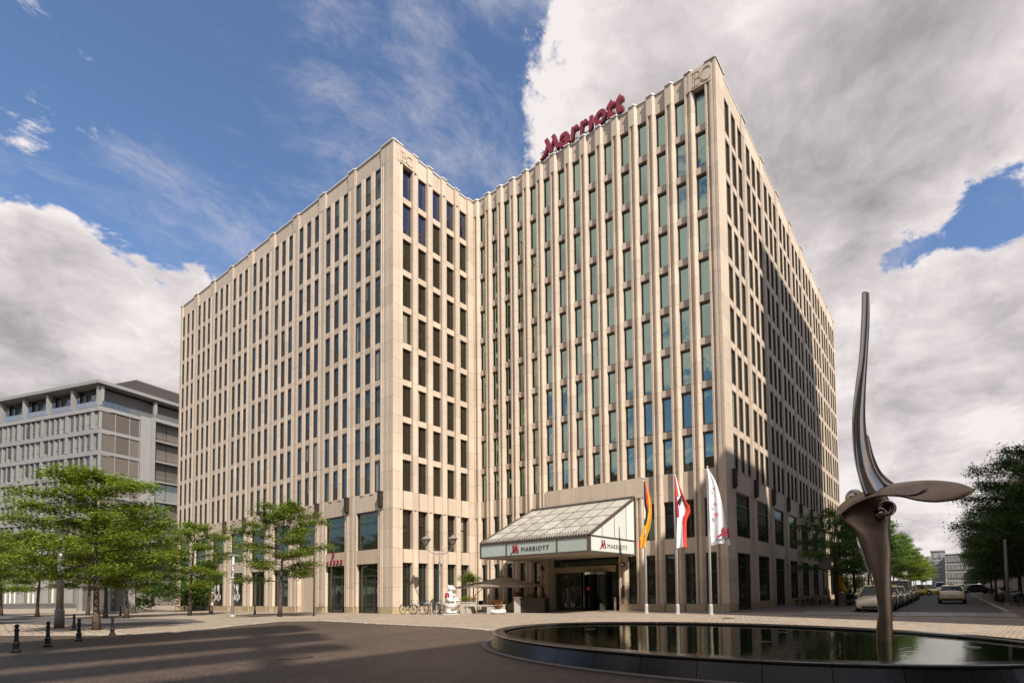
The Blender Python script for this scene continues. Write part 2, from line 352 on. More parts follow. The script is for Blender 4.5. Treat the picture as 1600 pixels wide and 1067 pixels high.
M['asphalt'] = mat('asphalt', (.062, .054, .050), .8, nscale=2, namp=.25, bump=.4, bscale=60)
M['sideroad'] = mat('grey_asphalt', (.075, .066, .060), .8, nscale=1.1, namp=.2, bump=.4, bscale=60)
M['kerb'] = mat('kerb_stone', (.36, .31, .25), .7, nscale=4, namp=.15, rnd=.1)
M['kerbdark'] = mat('kerb_dark_stone', (.14, .115, .095), .7, nscale=4, namp=.15)

MB().add([(-2500, -2500, 0), (2500, -2500, 0), (2500, 2500, 0), (-2500, 2500, 0)], [(0, 1, 2, 3)]).build('ground', M['setts'], kind='structure', fix=False)
def sheet(name, poly, z, m): return MB().add([(x, y, z) for x, y in poly], [tuple(range(len(poly)))]).build(name, m, kind='structure', fix=False)
front = [(-150, -8), (-48, .7), (-38.9, 3.2), (-33.5, 5.0), (-29.8, 6.7), (-28.0, 9.0), (-31.0, 12.2), (-33.0, 15.4), (-30.9, 16.43), (-26.5, 16.1), (-23.9, 15.8), (-18.6, 15.5), (-15.5, 14.9), (-12.6, 15.6), (-9, 16.9), (-4, 17.1), (1.4, 15.2), (8, 12), (40, 12), (40, 33.8), (-11.9, 33.8), (-13, 60), (-100, 60), (-150, 40)]
sheet('pavement', front, .004, M['paving'])
sheet('side_road', [(-150, 2), (-60, 6.0), (-41, 8.6), (-36.8, 10.6), (-37.5, 13.2), (-44, 14.6), (-60, 11.7), (-150, 13)], .008, M['sideroad'])
sheet('sidewalk', [(-11.92, 31.2), (-4.9, 33.8), (-4.9, 320), (-30, 320), (-30, 75), (-11.92, 75)], .008, M['darkpave'])
sheet('sidewalk', [(2.4, 29.5), (9.0, 29.0), (9.0, 320), (2.4, 320)], .008, M['darkpave'])
sheet('road', [(-4.9, 33.8), (2.4, 33.8), (2.4, 420), (-4.9, 420)], .008, M['asphalt'])
sheet('cross_street', [(-200, 100), (200, 100), (200, 108), (-200, 108)], .012, mat('sunlit_asphalt', (.20, .175, .15), .8, nscale=1.2, namp=.15))  # sunlit band at the crossing put into a paler asphalt colour
# kerbs: stones one by one where they show, the rest of the run in one piece
def kerb_run(pts, name, step, h=.07, w=.14, m=None, maxn=70):
    root = thing(name, *KL[name][:2], loc=(0, 0, 0)) if False else None
    st = bpy.data.objects.new(name, None); col.objects.link(st); st['kind'] = 'structure'
    me = MB().box(0, -w / 2, 0, step - .012, w / 2, h).mesh('kerb_stone', m or M['kerb'])
    k = 0
    for a, b in zip(pts[:-1], pts[1:]):
        a = Vector((*a, 0)); b = Vector((*b, 0)); d = (b - a); n = max(1, int(d.length / step)); u = d / n; rz = atan2(d.y, d.x)
        for i in range(n):
            if k < maxn: link('kerb_stone', me, st, a + u * i + Vector((0, 0, .008)), rz)
            k += 1
    return st
kerb_run([(-48, .7), (-38.9, 3.2), (-33.5, 5.0), (-29.8, 6.7), (-28.0, 9.0), (-31.0, 12.2), (-33.0, 15.4), (-30.9, 16.43), (-26.5, 16.1), (-23.9, 15.8), (-18.6, 15.5), (-15.5, 14.9)], 'kerb', 1.0, h=.035, w=.22)
kerb_run([(-4.9, 33.8), (-4.9, 110)], 'kerb', 1.5, h=.1, w=.16, m=M['kerbdark'])
kerb_run([(2.4, 33.8), (2.4, 110)], 'kerb', 1.5, h=.1, w=.16)
# strip of granite slabs across the mouth of the street
st = bpy.data.objects.new('crossing_strip', None); col.objects.link(st); st['kind'] = 'structure'
sl = MB().box(0, 0, 0, .485, 1.35, .02).mesh('paving_slab', M['slab'])
for r_ in range(3):
    for i in range(20): link('paving_slab', sl, st, (-7.4 + i * .5, 29.5 + r_ * 1.37, .012 + random.uniform(-.002, .002)))
def arc_mark(cx, cy, r, a0, a1, w):
    b = MB(); n = 26; vs = []
    for i in range(n + 1):
        a = radians(a0 + (a1 - a0) * i / n); ww = w * sin(pi * (i + .6) / (n + 1.2))
        vs += [(cx + (r - ww) * cos(a), cy + (r - ww) * sin(a), .004), (cx + (r + ww) * cos(a), cy + (r + ww) * sin(a), .004)]
    b.add(vs, [(2 * i, 2 * i + 1, 2 * i + 3, 2 * i + 2) for i in range(n)]); o = b.build('tyre_mark', M['tyremark'], kind='structure', fix=False); return o
M['tyremark'] = mat('tyre_mark', (.040, .030, .025), .5)
arc_mark(-13.0, 7.6, 2.3, 120, 300, .045); arc_mark(-12.6, 7.9, 2.9, 130, 270, .035); arc_mark(-16, 10.5, 6.0, 200, 260, .06); arc_mark(-16, 10.5, 7.6, 205, 262, .06)
for (x0_, y0_, w_, h_, a_) in ((-19.5, 7.5, 3.2, 1.5, .3), (-11.2, 3.6, 1.6, 2.4, .9), (-23.5, 11.5, 2.2, 1.3, -.2)):
    c_, s_ = cos(a_), sin(a_); sheet('setts_patch', [(x0_ + u * c_ - v * s_, y0_ + u * s_ + v * c_) for u, v in ((0, 0), (w_, 0), (w_, h_), (0, h_))], .003, M['settspatch'])
# manhole covers in the setts
for (x, y, r_) in ((-13.5, 6.6, .38), (-9.5, 25.6, .33)):
    mb = MB(); mb.lathe([(r_, 0), (r_, .016), (r_ * .9, .018)], 24); o = mb.build('manhole_cover', M['bronze']); o.location = (x, y, .002)
    tag(o, 'round iron manhole cover in the dark setts at the left of the pool' if x < -12 else 'round iron manhole cover in the beige paving before the flagpoles', 'manhole cover')

# ------------------------------------------------------------------ the hotel
HX, HY, XI, YA, XL, YD = -11.92, 32.51, -35.41, 24.30, -78.27, 75.37
ZT, PITCH, WH, Z0U = 37.3, 2.975, 2.50, 9.55
hotel = thing('hotel_building', 'large pale limestone hotel with two wings, tall narrow green windows and a glazed entrance canopy', 'building', (XI, HY, 0))
HOFF = Vector((XI, HY, 0))
facade = {'A': ((XL, YA), 0.0), 'C': ((XI, HY), 0.0), 'B': ((XI, YA), pi / 2), 'D': ((HX, HY), pi / 2)}
def wpos(f, u, d, z):       # facade-local -> world ; d: outwards positive
    (ox, oy), a = facade[f]; c, s = cos(a), sin(a); y = -d
    return Vector((ox + c * u - s * y, oy + s * u + c * y, z))
pieces = {}                 # part name -> list of (area, mesh, facade, u, d, z, child list)
def place(name, me, f, u, z, d=0.0, w=1.0, h=1.0, subs=None, force=0):
    p = wpos(f, u + w / 2, 0, z + h / 2); q = project(p); n = wpos(f, u + w / 2, 1, z + h / 2) - p; v = (EYE - p)
    a = 0
    if q and v.dot(n) > 0:
        m_ = 60; inside = -m_ < q[0] < 1600 + m_ and -m_ < q[1] < 1067 + m_
        a = w * h * (v.normalized().dot(n)) / v.length_squared * (1 if inside else .01)
    pieces.setdefault(name, []).append((a + force, me, f, u, d, z, subs or []))
def prof_mesh(name, prof, h, m, gap=.014):      # prof: list of (u, depth outwards); closed backwards at -.5
    pts = [(u, -d) for u, d in prof]; back = .5
    poly = [(prof[0][0], back)] + [(u, -d) for u, d in prof] + [(prof[-1][0], back)]
    poly = [poly[0]] + poly[1:-1] + [poly[-1]]
    return MB().prism(poly, gap / 2, h - gap / 2).mesh(name, m)
S_ = M['stone']
RV = -.36
P_single = [(0, RV), (0, 0), (.14, 0), (.14, -.15), (.40, -.02), (.40, 0), (.50, 0), (.655, -.20), (.655, RV)]
P_singleflat = [(0, RV), (0, 0), (.50, 0), (.655, -.20), (.655, RV)]
P_wide = [(0, RV), (0, 0), (.08, 0), (.20, -.11), (.23, -.11), (.23, 0), (.31, 0), (.44, -.11), (.47, -.11), (.47, 0), (.90, 0), (1.10, -.055), (1.10, RV)]
P_wideflat = [(0, RV), (0, 0), (.90, 0), (1.10, -.055), (1.10, RV)]
P_mull = [(0, RV), (0, 0), (.18, 0), (.22, -.05), (.25, 0), (.36, 0), (.54, -.055), (.54, RV)]
P_corner = [(0, RV), (0, 0), (.10, 0), (.22, -.14), (.25, -.14), (.25, 0), (.33, 0), (.45, -.14), (.48, -.14), (.48, 0), (.95, 0), (.97, -.05), (1.0, -.05), (1.02, 0), (1.35, 0), (1.35, RV)]
HS = PITCH / 2
mesh_cache = {}
def pm(name, prof, h, m=None):
    k = (name, id(prof), round(h, 3), id(m))
    if k not in mesh_cache: mesh_cache[k] = prof_mesh(name, prof, h, m or S_)
    return mesh_cache[k]
def bm_(name, w, h, d0, d1, m, gap=.014):
    k = (name, round(w, 3), round(h, 3), d0, d1, id(m))
    if k not in mesh_cache: mesh_cache[k] = MB().box(gap / 2, -d1, gap / 2, w - gap / 2, -d0, h - gap / 2).mesh(name, m)
    return mesh_cache[k]
frame_cache = {}
def win(f, u, z, w, h, kind='plain', glass='pane', gd=-.34, fr=.085):
    """a window: bronze frame (the window object itself) with its pane(s)"""
    k = (kind, round(w, 3), round(h, 3), glass)
    if k not in frame_cache:
        b = MB(); b.box(0, -.02, 0, fr, .10, h); b.box(w - fr, -.02, 0, w, .10, h); b.box(fr, -.02, 0, w - fr, .10, fr); b.box(fr, -.02, h - fr * 1.5, w - fr, .10, h)
        if kind == 'transom': b.box(fr, 0, h * .62, w - fr, .08, h * .62 + .07)
        if kind == 'transomhi': b.box(fr, 0, h * .70, w - fr, .08, h * .70 + .07)
        if kind == 'shop':
            b.box(fr, 0, h * .70, w - fr, .08, h * .70 + .08); b.box(w * .5 - .03, 0, fr, w * .5 + .03, .08, h * .70)
        if kind == 'door':
            b.box(fr, -.01, h * .74, w - fr, .09, h * .74 + .09); b.box(w * .30, -.01, 0, w * .30 + .08, .09, h * .74); b.box(w * .72, -.01, 0, w * .72 + .08, .09, h * .74)
            b.box(w * .30 + .08, -.01, 0, w * .72, .09, .25)
        fm = b.mesh('window', M['frame'])
        pmesh = MB().add([(fr, 0.0, fr), (w - fr, 0.0, fr), (w - fr, 0.0, h - fr), (fr, 0.0, h - fr)], [(0, 1, 2, 3)]).mesh('pane', M[glass], fix=False)
        subs = [('pane', pmesh, (0, .05, 0))]
        if kind == 'grille':
            g = MB(); g.box(fr, -.01, h * .40, w - fr, .03, h * .40 + .045); g.box(fr, -.01, h * .05, w - fr, .02, h * .05 + .03)
            n = 7
            for i in range(n): x = fr + (w - 2 * fr) * (i + .5) / n; g.box(x - .012, -.008, fr, x + .012, .015, h * .40)
            subs.append(('railing', g.mesh('railing', M['frame']), (0, -.01, 0)))
        if kind == 'door':
            g = MB(); g.tube([(w * .66, -.07, h * .28), (w * .66, -.07, h * .50)], .02, 6); subs.append(('door_handle', g.mesh('door_handle', M['chrome']), (0, 0, 0)))
        frame_cache[k] = (fm, subs)
    fm, subs = frame_cache[k]
    nm = 'door' if kind == 'door' else ('shop_window' if kind == 'shop' else 'window')
    place(nm, fm, f, u, z, gd, w, h, subs)

def column(f, u, prof, w, z0, z1, name, h=HS, flat=None):
    n = max(1, round((z1 - z0) / h)); hh = (z1 - z0) / n
    for i in range(n): place(name, pm(name, prof, hh), f, u, z0 + i * hh, w=w, h=hh)
UP0, UP1 = Z0U, Z0U + 8 * PITCH + WH       # 9.55 .. 35.85
SPD = {'A': -.045, 'D': -.03, 'B': -.2, 'C': -.2}; GLD = {'A': -.085, 'D': -.06}
def spandrels(f, u, w, kind='spandrel'):
    for k in range(8): place(kind, bm_(kind, w, PITCH - WH, -.5, SPD[f], S_), f, u, UP0 + k * PITCH + WH, w=w, h=PITCH - WH)
def fascia(f, u, w, d=None):
    d = {'A': -.12, 'D': -.08}.get(f, -.2) if d is None else d
    place('fascia_panel', bm_('fascia_panel', w, ZT - UP1, -.5, d, S_), f, u, UP1, w=w, h=ZT - UP1)
coping_pts = {}
def base(f, u, w, d=.02, h=.51): place('base_stone', bm_('base_stone', w, h, -.5, d, M['base'], gap=.01), f, u, 0, w=w, h=h)

# long wings A and D: nine bays of three windows
for f, g0, L in (('A', XL, XI - XL), ('D', HY, YD - HY)):
    s0 = (-77.71 - XL) if f == 'A' else (34.15 - HY)
    st0 = 0 if f == 'A' else .014
    cp = []
    column(f, 0, [(st0, -.36), (st0, 0), (s0 - .12, 0), (s0, -.05), (s0, -.36)], s0, .51, UP1, 'corner_stone'); base(f, 0, s0)
    place('corner_stone', prof_mesh('corner_stone', [(st0, RV), (st0, 0), (s0 - .12, 0), (s0, -.05), (s0, RV)], ZT - UP1, S_), f, 0, UP1, w=s0, h=1.4)
    cp += [(0, 0), (s0 - .12, 0), (s0, -.12)]
    for k in range(9):
        u = s0 + 4.64 * k; last = k == 8
        for j in range(3):
            uw = u + j * 1.36
            spandrels(f, uw, .82)
            for r in range(9): win(f, uw, UP0 + r * PITCH, .82, WH, 'grille' if j == 1 and f == 'A' else 'plain', 'paneleft' if f == 'A' else 'panedark', gd=GLD[f])
            if j < 2:
                column(f, uw + .82, P_mull, .54, UP0 - .12, UP1, 'mullion_stone')
        up = u + 3.54
        if not last:
            column(f, up, P_wide, 1.10, UP0, UP1, 'pier_stone')
            place('pier_cap', pm('pier_cap', P_wideflat, ZT - UP1), f, up, UP1, w=1.1, h=1.4)
            column(f, up, P_wideflat, 1.10, 8.1, UP0, 'pier_stone')
            column(f, up, P_wide, 1.10, .51, 8.1, 'pier_stone', h=1.5)
            base(f, up, 1.10)
        else:
            we = L - up - .014
            if f == 'A':
                sc_ = we / 1.35 if False else 1
                pr = P_corner[:-2] + [(we, 0), (we, RV)]
                prf = [(0, RV), (0, 0), (.95, 0), (.97, -.05), (1.0, -.05), (1.02, 0), (we, 0), (we, RV)]
            else: pr = [(0, RV), (0, 0), (we, 0), (we, RV)]; prf = pr
            column(f, up, pr, we, UP0, UP1, 'corner_stone'); column(f, up, prf, we, 8.1, UP0, 'corner_stone'); column(f, up, pr, we, .51, 8.1, 'corner_stone', h=1.5)
            place('corner_stone', prof_mesh('corner_stone', prf, ZT - UP1, S_), f, up, UP1, w=we, h=1.4); base(f, up, we)
        fascia(f, u, 3.54); cp += [(u, -.2)] if False else [(u + 0, -.12), (up, -.12), (up, 0)] + ([(up + .90, 0), (up + 1.1, -.10)] if not last else [(L, 0)])
        # lower floors
        place('band_panel', bm_('band_panel', 3.54, 1.45, -.5, -.05, S_), f, u, 8.1, w=3.54, h=1.45)
        column(f, u, [(0, -.5), (0, -.04), (.25, -.04), (.25, -.5)], .25, .51, 8.1, 'jamb_stone', h=1.9); column(f, u + 3.2, [(0, -.5), (0, -.04), (.34, -.04), (.34, -.5)], .34, .51, 8.1, 'jamb_stone', h=1.9)
        base(f, u, .25, -.06); base(f, u + 3.2, .34, -.06)
        place('band_panel', bm_('band_panel', 2.95, 1.12, -.5, -.07, S_), f, u + .25, 3.93, w=2.95, h=1.12)
        win(f, u + .25, 5.05, 2.95, 3.05, 'transomhi', 'paneshop', -.20 if f == 'A' else -.13, .07)
        isdoor = (f == 'A' and k in (7, 8)) or (f == 'D' and k in (0, 2))
        if f == 'A' and k == 6:
            place('alcove_wall', bm_('alcove_wall', 2.95, 3.9, -.5, -.36, M['stone']), f, u + .25, .02, w=2.95, h=3.9)
        elif isdoor: win(f, u + .25, .03, 2.95, 3.90, 'door', 'paneshop', -.30 if f == 'A' else -.2, .07)
        else:
            win(f, u + .25, .51, 2.95, 3.42, 'shop', 'paneshop', -.28 if f == 'A' else -.16, .07); base(f, u + .25, 2.95, -.10)
        # dark lamp boxes under the piers
        if True:
            k2 = ('lampbox',)
            if k2 not in mesh_cache:
                b = MB(); b.prism([(.02, -.24), (.22, -.30), (.42, -.24), (.42, .0), (.02, .0)], .10, 1.22); b.prism([(.10, -.16), (.22, -.2), (.34, -.16), (.34, 0), (.10, 0)], 0, .10); b.prism([(.0, -.26), (.22, -.33), (.44, -.26), (.44, 0), (0, 0)], 1.22, 1.30)
                mesh_cache[k2] = b.mesh('wall_lamp', M['bronze'])
            place('wall_lamp', mesh_cache[k2], f, (up - .02) if f == 'A' else (u - .55), 8.2, d=-.002, w=.44, h=1.3)
    coping_pts[f] = cp

# narrow facades B and C: one window per module
for f, L, first, n, mod, ow in (('B', HY - YA, 1.0, 5, 1.45, .80), ('C', HX - XI, .66, 15, 1.512, .857)):
    cp = []
    if f == 'B': p0 = [(.014, RV), (.014, 0), (.30, 0), (.33, -.04), (.36, 0), (.62, 0), (.64, -.12), (.86, -.01), (.88, -.14), (1.0, -.2), (1.0, RV)]; pf0 = [(.014, RV), (.014, 0), (.30, 0), (.33, -.04), (.36, 0), (.86, 0), (1.0, -.2), (1.0, RV)]
    else: p0 = P_single; pf0 = P_singleflat
    w0 = first
    column(f, 0, p0, w0, UP0, UP1, 'corner_stone'); column(f, 0, pf0, w0, 8.1, UP0, 'corner_stone'); column(f, 0, p0, w0, .51, 8.1, 'corner_stone', h=1.5)
    place('corner_stone', prof_mesh('corner_stone', pf0, ZT - UP1, S_), f, 0, UP1, w=w0, h=1.4); base(f, 0, w0)
    cp += [(0, 0), (w0 - .15, 0), (w0, -.2)]
    pw = mod - ow
    for k in range(n):
        u = first + mod * k; last = k == n - 1; X = XI + u
        ent = f == 'C' and -27.5 < X < -20
        can = f == 'C' and -28.7 < X < -18.7
        for r in range(9):
            top = f == 'B' and r >= 7
            win(f, u, UP0 + r * PITCH, ow, WH, 'plain', 'panesky' if top and not (k > 1 and r == 7) else ('panedark' if f == 'B' else 'pane'))
        spandrels(f, u, ow)
        if not last or True:
            we = (L - u - ow - (.014 if f == 'C' else 0)) if last else pw
            if last: prr = [(0, RV), (0, 0), (.12, 0), (.14, -.14), (.30, -.14), (.34, 0), (we - .30, 0), (we - .27, -.06), (we - .2, -.06), (we - .17, 0), (we, 0), (we, RV)]; prf = [(0, RV), (0, 0), (we - .30, 0), (we - .27, -.06), (we - .2, -.06), (we - .17, 0), (we, 0), (we, RV)]
            else: prr = P_single; prf = P_singleflat
            if last and f == 'B': prr = [(0, RV), (0, 0), (we, 0), (we, RV)]; prf = prr
            nm = 'corner_stone' if last else 'pier_stone'
            column(f, u + ow, prr, we, UP0, UP1, nm); place('pier_cap' if not last else nm, prof_mesh(nm, prf, ZT - UP1, S_) if last else pm('pier_cap', prf, ZT - UP1), f, u + ow, UP1, w=we, h=1.4)
            if not (can and k < 12 and XI + u + ow < -19): column(f, u + ow, prf if f == 'B' else prr, we, 8.1, UP0, nm)
            if not (ent and XI + u + ow < -20.5): column(f, u + ow, prr, we, .51, 8.1 if not can else 8.1, nm, h=1.5); base(f, u + ow, we)
            elif True: column(f, u + ow, prr, we, 5.2, 8.1, nm, h=1.5)
        fascia(f, u, ow)
        cp += [(u + ow, -.2), (u + ow, 0)] + ([(u + ow + .50, 0), (u + ow + .655, -.2)] if not last else [(L, 0)])
        top = 8.1 if (f == 'B' or X < -18.9) else 7.6
        place('band_panel', bm_('band_panel', ow if not can else mod, UP0 - top, -.5, (-.04 if f == 'B' else -.2) if not can else .0, S_), f, u, top, w=ow, h=UP0 - top) if not (f == 'C' and can) else place('band_panel', bm_('band_panel', mod, UP0 - 8.1, -.5, .01, S_), f, u, 8.1, w=mod, h=1.45)
        win(f, u, 5.0, ow, top - 5.0, 'transom', 'paneshop' if f == 'C' else 'panedark', -.36)
        if not ent:
            place('spandrel', bm_('spandrel', ow, 1.07, -.5, -.2 if f == 'C' else -.06, S_), f, u, 3.93, w=ow, h=1.07)
            win(f, u, .51, ow, 3.42, 'transom', 'paneshop', -.36); base(f, u, ow, -.12)
        else:
            place('spandrel', bm_('spandrel', ow, .35, -.5, -.2, S_), f, u, 4.65, w=ow, h=.35)
    coping_pts[f] = cp

LIMIT = 300
nparts = 0
for name, lst in pieces.items():
    lst.sort(key=lambda t: -t[0])
    keep = [p for p in lst[:LIMIT]] ; rest = lst[LIMIT:]
    for a, me, f, u, d, z, subs in keep:
        w_ = wpos(f, u, d, z) - HOFF
        o = link(name, me, hotel, w_, facade[f][1])
        for sn, sm, so in subs: link(sn, sm, o, so)
        nparts += 1
    if rest:
        vs = []; fs = []; mi = []; mats = []
        for a, me, f, u, d, z, subs in rest:
            for mm, off in [(me, (0, 0, 0))] + [(s_[1], s_[2]) for s_ in subs]:
                T = Matrix.Translation(wpos(f, u, d, z) - HOFF) @ Matrix.Rotation(facade[f][1], 4, 'Z') @ Matrix.Translation(off)
                o_ = len(vs); vs += [tuple(T @ v.co) for v in mm.vertices]; mt = mm.materials[0]
                if mt not in mats: mats.append(mt)
                for p in mm.polygons: fs.append(tuple(o_ + i for i in p.vertices)); mi.append(mats.index(mt))
        me = bpy.data.meshes.new(name); me.from_pydata(vs, [], fs)
        for m_ in mats: me.materials.append(m_)
        me.polygons.foreach_set('material_index', mi)
        link(name, me, hotel, kind='stuff')
print('hotel parts', nparts)

# coping following the fluted outline, core behind, roof
def coping(f, closed=False):
    pts = coping_pts[f]; cl = []
    for p in pts:
        if not cl or (abs(p[0] - cl[-1][0]) > 1e-4 or abs(p[1] - cl[-1][1]) > 1e-4): cl.append(p)
    b = MB(); z0, z1 = ZT, ZT + .10; n = len(cl)
    vs = []
    for (u, d) in cl:
        for (dd, z) in ((d + .07, z0), (d + .07, z1), (-.8, z1), (-.8, z0)): vs.append(wpos(f, u, dd, z) - HOFF)
    fs = []
    for i in range(n - 1):
        for k in range(4): fs.append((i * 4 + k, i * 4 + (k + 1) % 4, i * 4 + 4 + (k + 1) % 4, i * 4 + 4 + k))
    fs += [(3, 2, 1, 0), tuple((n - 1) * 4 + k for k in range(4))]
    b.add(vs, fs).build('coping', M['coping'], hotel)
for f in 'ABCD': coping(f)
def inset_prism(poly, z0, z1, name, m):
    return MB().prism([(x - XI, y - HY) for x, y in poly], z0, z1).build(name, m, hotel)
# dark core set back behind the stone, with the entrance hall left open
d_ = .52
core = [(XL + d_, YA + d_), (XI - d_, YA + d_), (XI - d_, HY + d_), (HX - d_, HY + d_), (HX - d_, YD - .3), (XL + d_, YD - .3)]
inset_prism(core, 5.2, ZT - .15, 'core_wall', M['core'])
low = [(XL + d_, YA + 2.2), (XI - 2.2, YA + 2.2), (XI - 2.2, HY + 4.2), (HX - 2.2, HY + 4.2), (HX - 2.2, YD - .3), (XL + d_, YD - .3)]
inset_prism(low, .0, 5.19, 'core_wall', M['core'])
inset_prism([(XL + .02, YA + .5), (XL + .02, YD - .4), (XL + d_, YD - .4), (XL + d_, YA + .5)], 0, ZT, 'end_wall', M['stone'])
inset_prism([(XL + .03, YD - .31), (HX - .05, YD - .31), (HX - .05, YD - .02), (XL + .03, YD - .02)], 0, ZT, 'end_wall', M['stone'])
inset_prism([(XL + .8, YA + .8), (XI - .8, YA + .8), (XI - .8, HY + .8), (HX - .8, HY + .8), (HX - .8, YD - .8), (XL + .8, YD - .8)], ZT - .149, ZT + .04, 'roof', M['concrete'])
# ------------------------------------------------------------------ lettering helpers
def text_mesh(ch, size, ext, m, offset=0.0, shear=0.0, sx=1.0, align='LEFT', bevel=0.0, space=1.0):
    cu = bpy.data.curves.new('lettering', 'FONT'); cu.body = ch; cu.size = size; cu.extrude = ext; cu.offset = offset; cu.shear = shear; cu.align_x = align; cu.space_character = space
    cu.resolution_u = 3
    o = bpy.data.objects.new('tmp', cu); col.objects.link(o); bpy.context.view_layer.update()
    dg = bpy.context.evaluated_depsgraph_get(); me = bpy.data.meshes.new_from_object(o.evaluated_get(dg)); bpy.data.objects.remove(o); bpy.data.curves.remove(cu)
    me.materials.clear()
    for mm in (m if isinstance(m, (list, tuple)) else [m]): me.materials.append(mm)
    if isinstance(m, (list, tuple)) and len(m) > 1:
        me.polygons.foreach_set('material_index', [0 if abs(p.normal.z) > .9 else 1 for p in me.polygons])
    if sx != 1.0:
        for v in me.vertices: v.co.x *= sx
    return me
def logo_mesh(h, ext, mats):
    """slanted twin-stroke M with a curved tail, in the xy plane like text"""
    polys = [[(.24, .93), (.44, 1.0), (.74, .12), (.56, .05)], [(.68, .93), (.88, 1.0), (1.18, .12), (.99, .05)],
             [(.62, .12), (.68, .22), (.82, .72), (.79, .82), (.66, .50), (.60, .24)], [(.36, .58), (.44, .34), (.34, .16), (.18, .02), (-.04, -.06), (-.06, .02), (.10, .12), (.22, .28)]]
    b = MB()
    for i, p in enumerate(polys):
        e = ext * (1 - .03 * i); pts = [(x * h, y * h) for x, y in p]
        a = sum(pts[k][0] * pts[(k + 1) % len(pts)][1] - pts[(k + 1) % len(pts)][0] * pts[k][1] for k in range(len(pts)))
        if a < 0: pts.reverse()
        b.prism(pts, -e, e)
    me = b.mesh('logo', mats)
    if isinstance(mats, (list, tuple)) and len(mats) > 1: me.polygons.foreach_set('material_index', [0 if abs(p.normal.z) > .9 else 1 for p in me.polygons])
    return me
UPR = (pi / 2, 0, 0)                       # stand lettering upright facing -Y
UPX = (pi / 2, 0, pi / 2)                  # ... facing +X

# roof sign
sign = thing('roof_sign', 'dark red rooftop lettering reading Marriott on the right wing', 'sign', (-24, HY + .22, ZT + .06))
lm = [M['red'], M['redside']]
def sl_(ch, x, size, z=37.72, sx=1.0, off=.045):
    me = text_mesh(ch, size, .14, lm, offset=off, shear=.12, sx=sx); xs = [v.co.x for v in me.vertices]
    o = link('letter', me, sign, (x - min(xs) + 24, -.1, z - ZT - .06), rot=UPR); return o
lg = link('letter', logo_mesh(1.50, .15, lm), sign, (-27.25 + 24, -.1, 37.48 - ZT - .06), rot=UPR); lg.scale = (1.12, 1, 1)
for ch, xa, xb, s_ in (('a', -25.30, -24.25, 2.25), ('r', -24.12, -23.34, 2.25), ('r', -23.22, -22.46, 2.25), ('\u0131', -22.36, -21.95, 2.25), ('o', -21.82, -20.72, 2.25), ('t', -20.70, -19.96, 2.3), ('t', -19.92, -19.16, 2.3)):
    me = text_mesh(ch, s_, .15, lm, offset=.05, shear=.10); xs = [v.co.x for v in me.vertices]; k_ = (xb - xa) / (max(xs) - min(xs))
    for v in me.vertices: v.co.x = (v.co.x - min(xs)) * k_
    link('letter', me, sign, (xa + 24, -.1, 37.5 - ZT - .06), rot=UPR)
b = MB()
for i in range(14):
    x = -27.3 + i * .6 + 24; b.tube([(x, .05, 0), (x, .05, .75)], .035, 5); b.tube([(x, .9, 0), (x, .06, 1.2)], .025, 5)
b.box(-27.5 + 24, .03, .35, -19.6 + 24, .09, .42); b.box(-27.5 + 24, .03, .9, -19.6 + 24, .09, .96)
b.build('support_frame', M['steelgrey'], sign)

# engraved initials on both corners
def serif(ch):
    if ch == 'B': return [[(0, 0), (.10, 0), (.10, 1), (0, 1)], [(.24, 0), (.24, 1)], [(0, 1), (.45, 1), (.60, .90), (.60, .64), (.45, .53), (.24, .53)], [(.45, .53), (.66, .44), (.68, .14), (.50, 0), (0, 0)]]
    return [[(.74, .70), (.70, .92), (.48, 1.0), (.22, .95), (.04, .72), (0, .45), (.06, .18), (.26, .02), (.50, 0), (.70, .10), (.78, .30)], [(.62, .86), (.44, .93), (.26, .88), (.12, .68), (.09, .45), (.14, .22), (.30, .09), (.50, .08)]]
for f, u0, z0, hh in (('B', .62, 36.02, .78), ('C', 22.32 - .55, 36.0, .98)):
    for i, ch in enumerate('BC'):
        b = MB()
        for pl in serif(ch): b.tube([(x * hh * 1.0, 0, z * hh) for x, z in pl], .016, 5)
        o = b.build('initial_letter', M['gold'], hotel); o.location = wpos(f, u0 + i * hh * .66, .03, z0) - HOFF; o.rotation_euler = (0, 0, facade[f][1])
# plate carrying the initials (covers the flutes at the corner)
for f, u0, w, d in (('B', .36, 1.75, .004), ('C', 21.50, 1.62, .004)):
    o = MB().box(0, -.02, 0, w, .4, 1.36).build('initial_plate', M['stone'], hotel); o.location = wpos(f, u0, d - .002, UP1 + .03) - HOFF; o.rotation_euler = (0, 0, facade[f][1])

# red comma shaped sign over the restaurant door
for i, (dx, dz, s_) in enumerate(((0, 0, 1), (.52, 0, 1), (1.04, 0, 1), (1.56, 0, 1), (.30, .62, 1.15), (-.5, -.02, .8))):
    me = MB().prism([(0, .34), (.12, .40), (.24, .34), (.26, .18), (.16, .02), (.0, -.14), (.09, .10), (.03, .2)][::-1], -.03, .03).mesh('sign_mark', M['red'])
    o = link('sign_mark', me, hotel, Vector((-44.1 + dx, YA - .02, 4.05 + dz)) - HOFF, rot=UPR); o.scale = (s_, s_, 1)
# white drawings in two shop windows
for k, xx in ((2, -68.0), (3, -63.3), (2, -67.0), (3, -62.4)):
    b = MB(); cxx = 0
    for (px, pz, r_) in ((0, 1.5, .34), (.1, .9, .16), (-.3, .55, .2), (.35, .5, .24), (.0, .2, .15)):
        n = 14; b.add([(px + r_ * (1 + .25 * sin(3 * a_)) * cos(a_), 0, pz + r_ * 1.3 * (1 + .2 * cos(5 * a_)) * sin(a_)) for a_ in [2 * pi * i / n for i in range(n)]], [tuple(range(n))])
    b.build('window_graphic', M['white'], hotel).location = Vector((xx, YA + .30, .95)) - HOFF

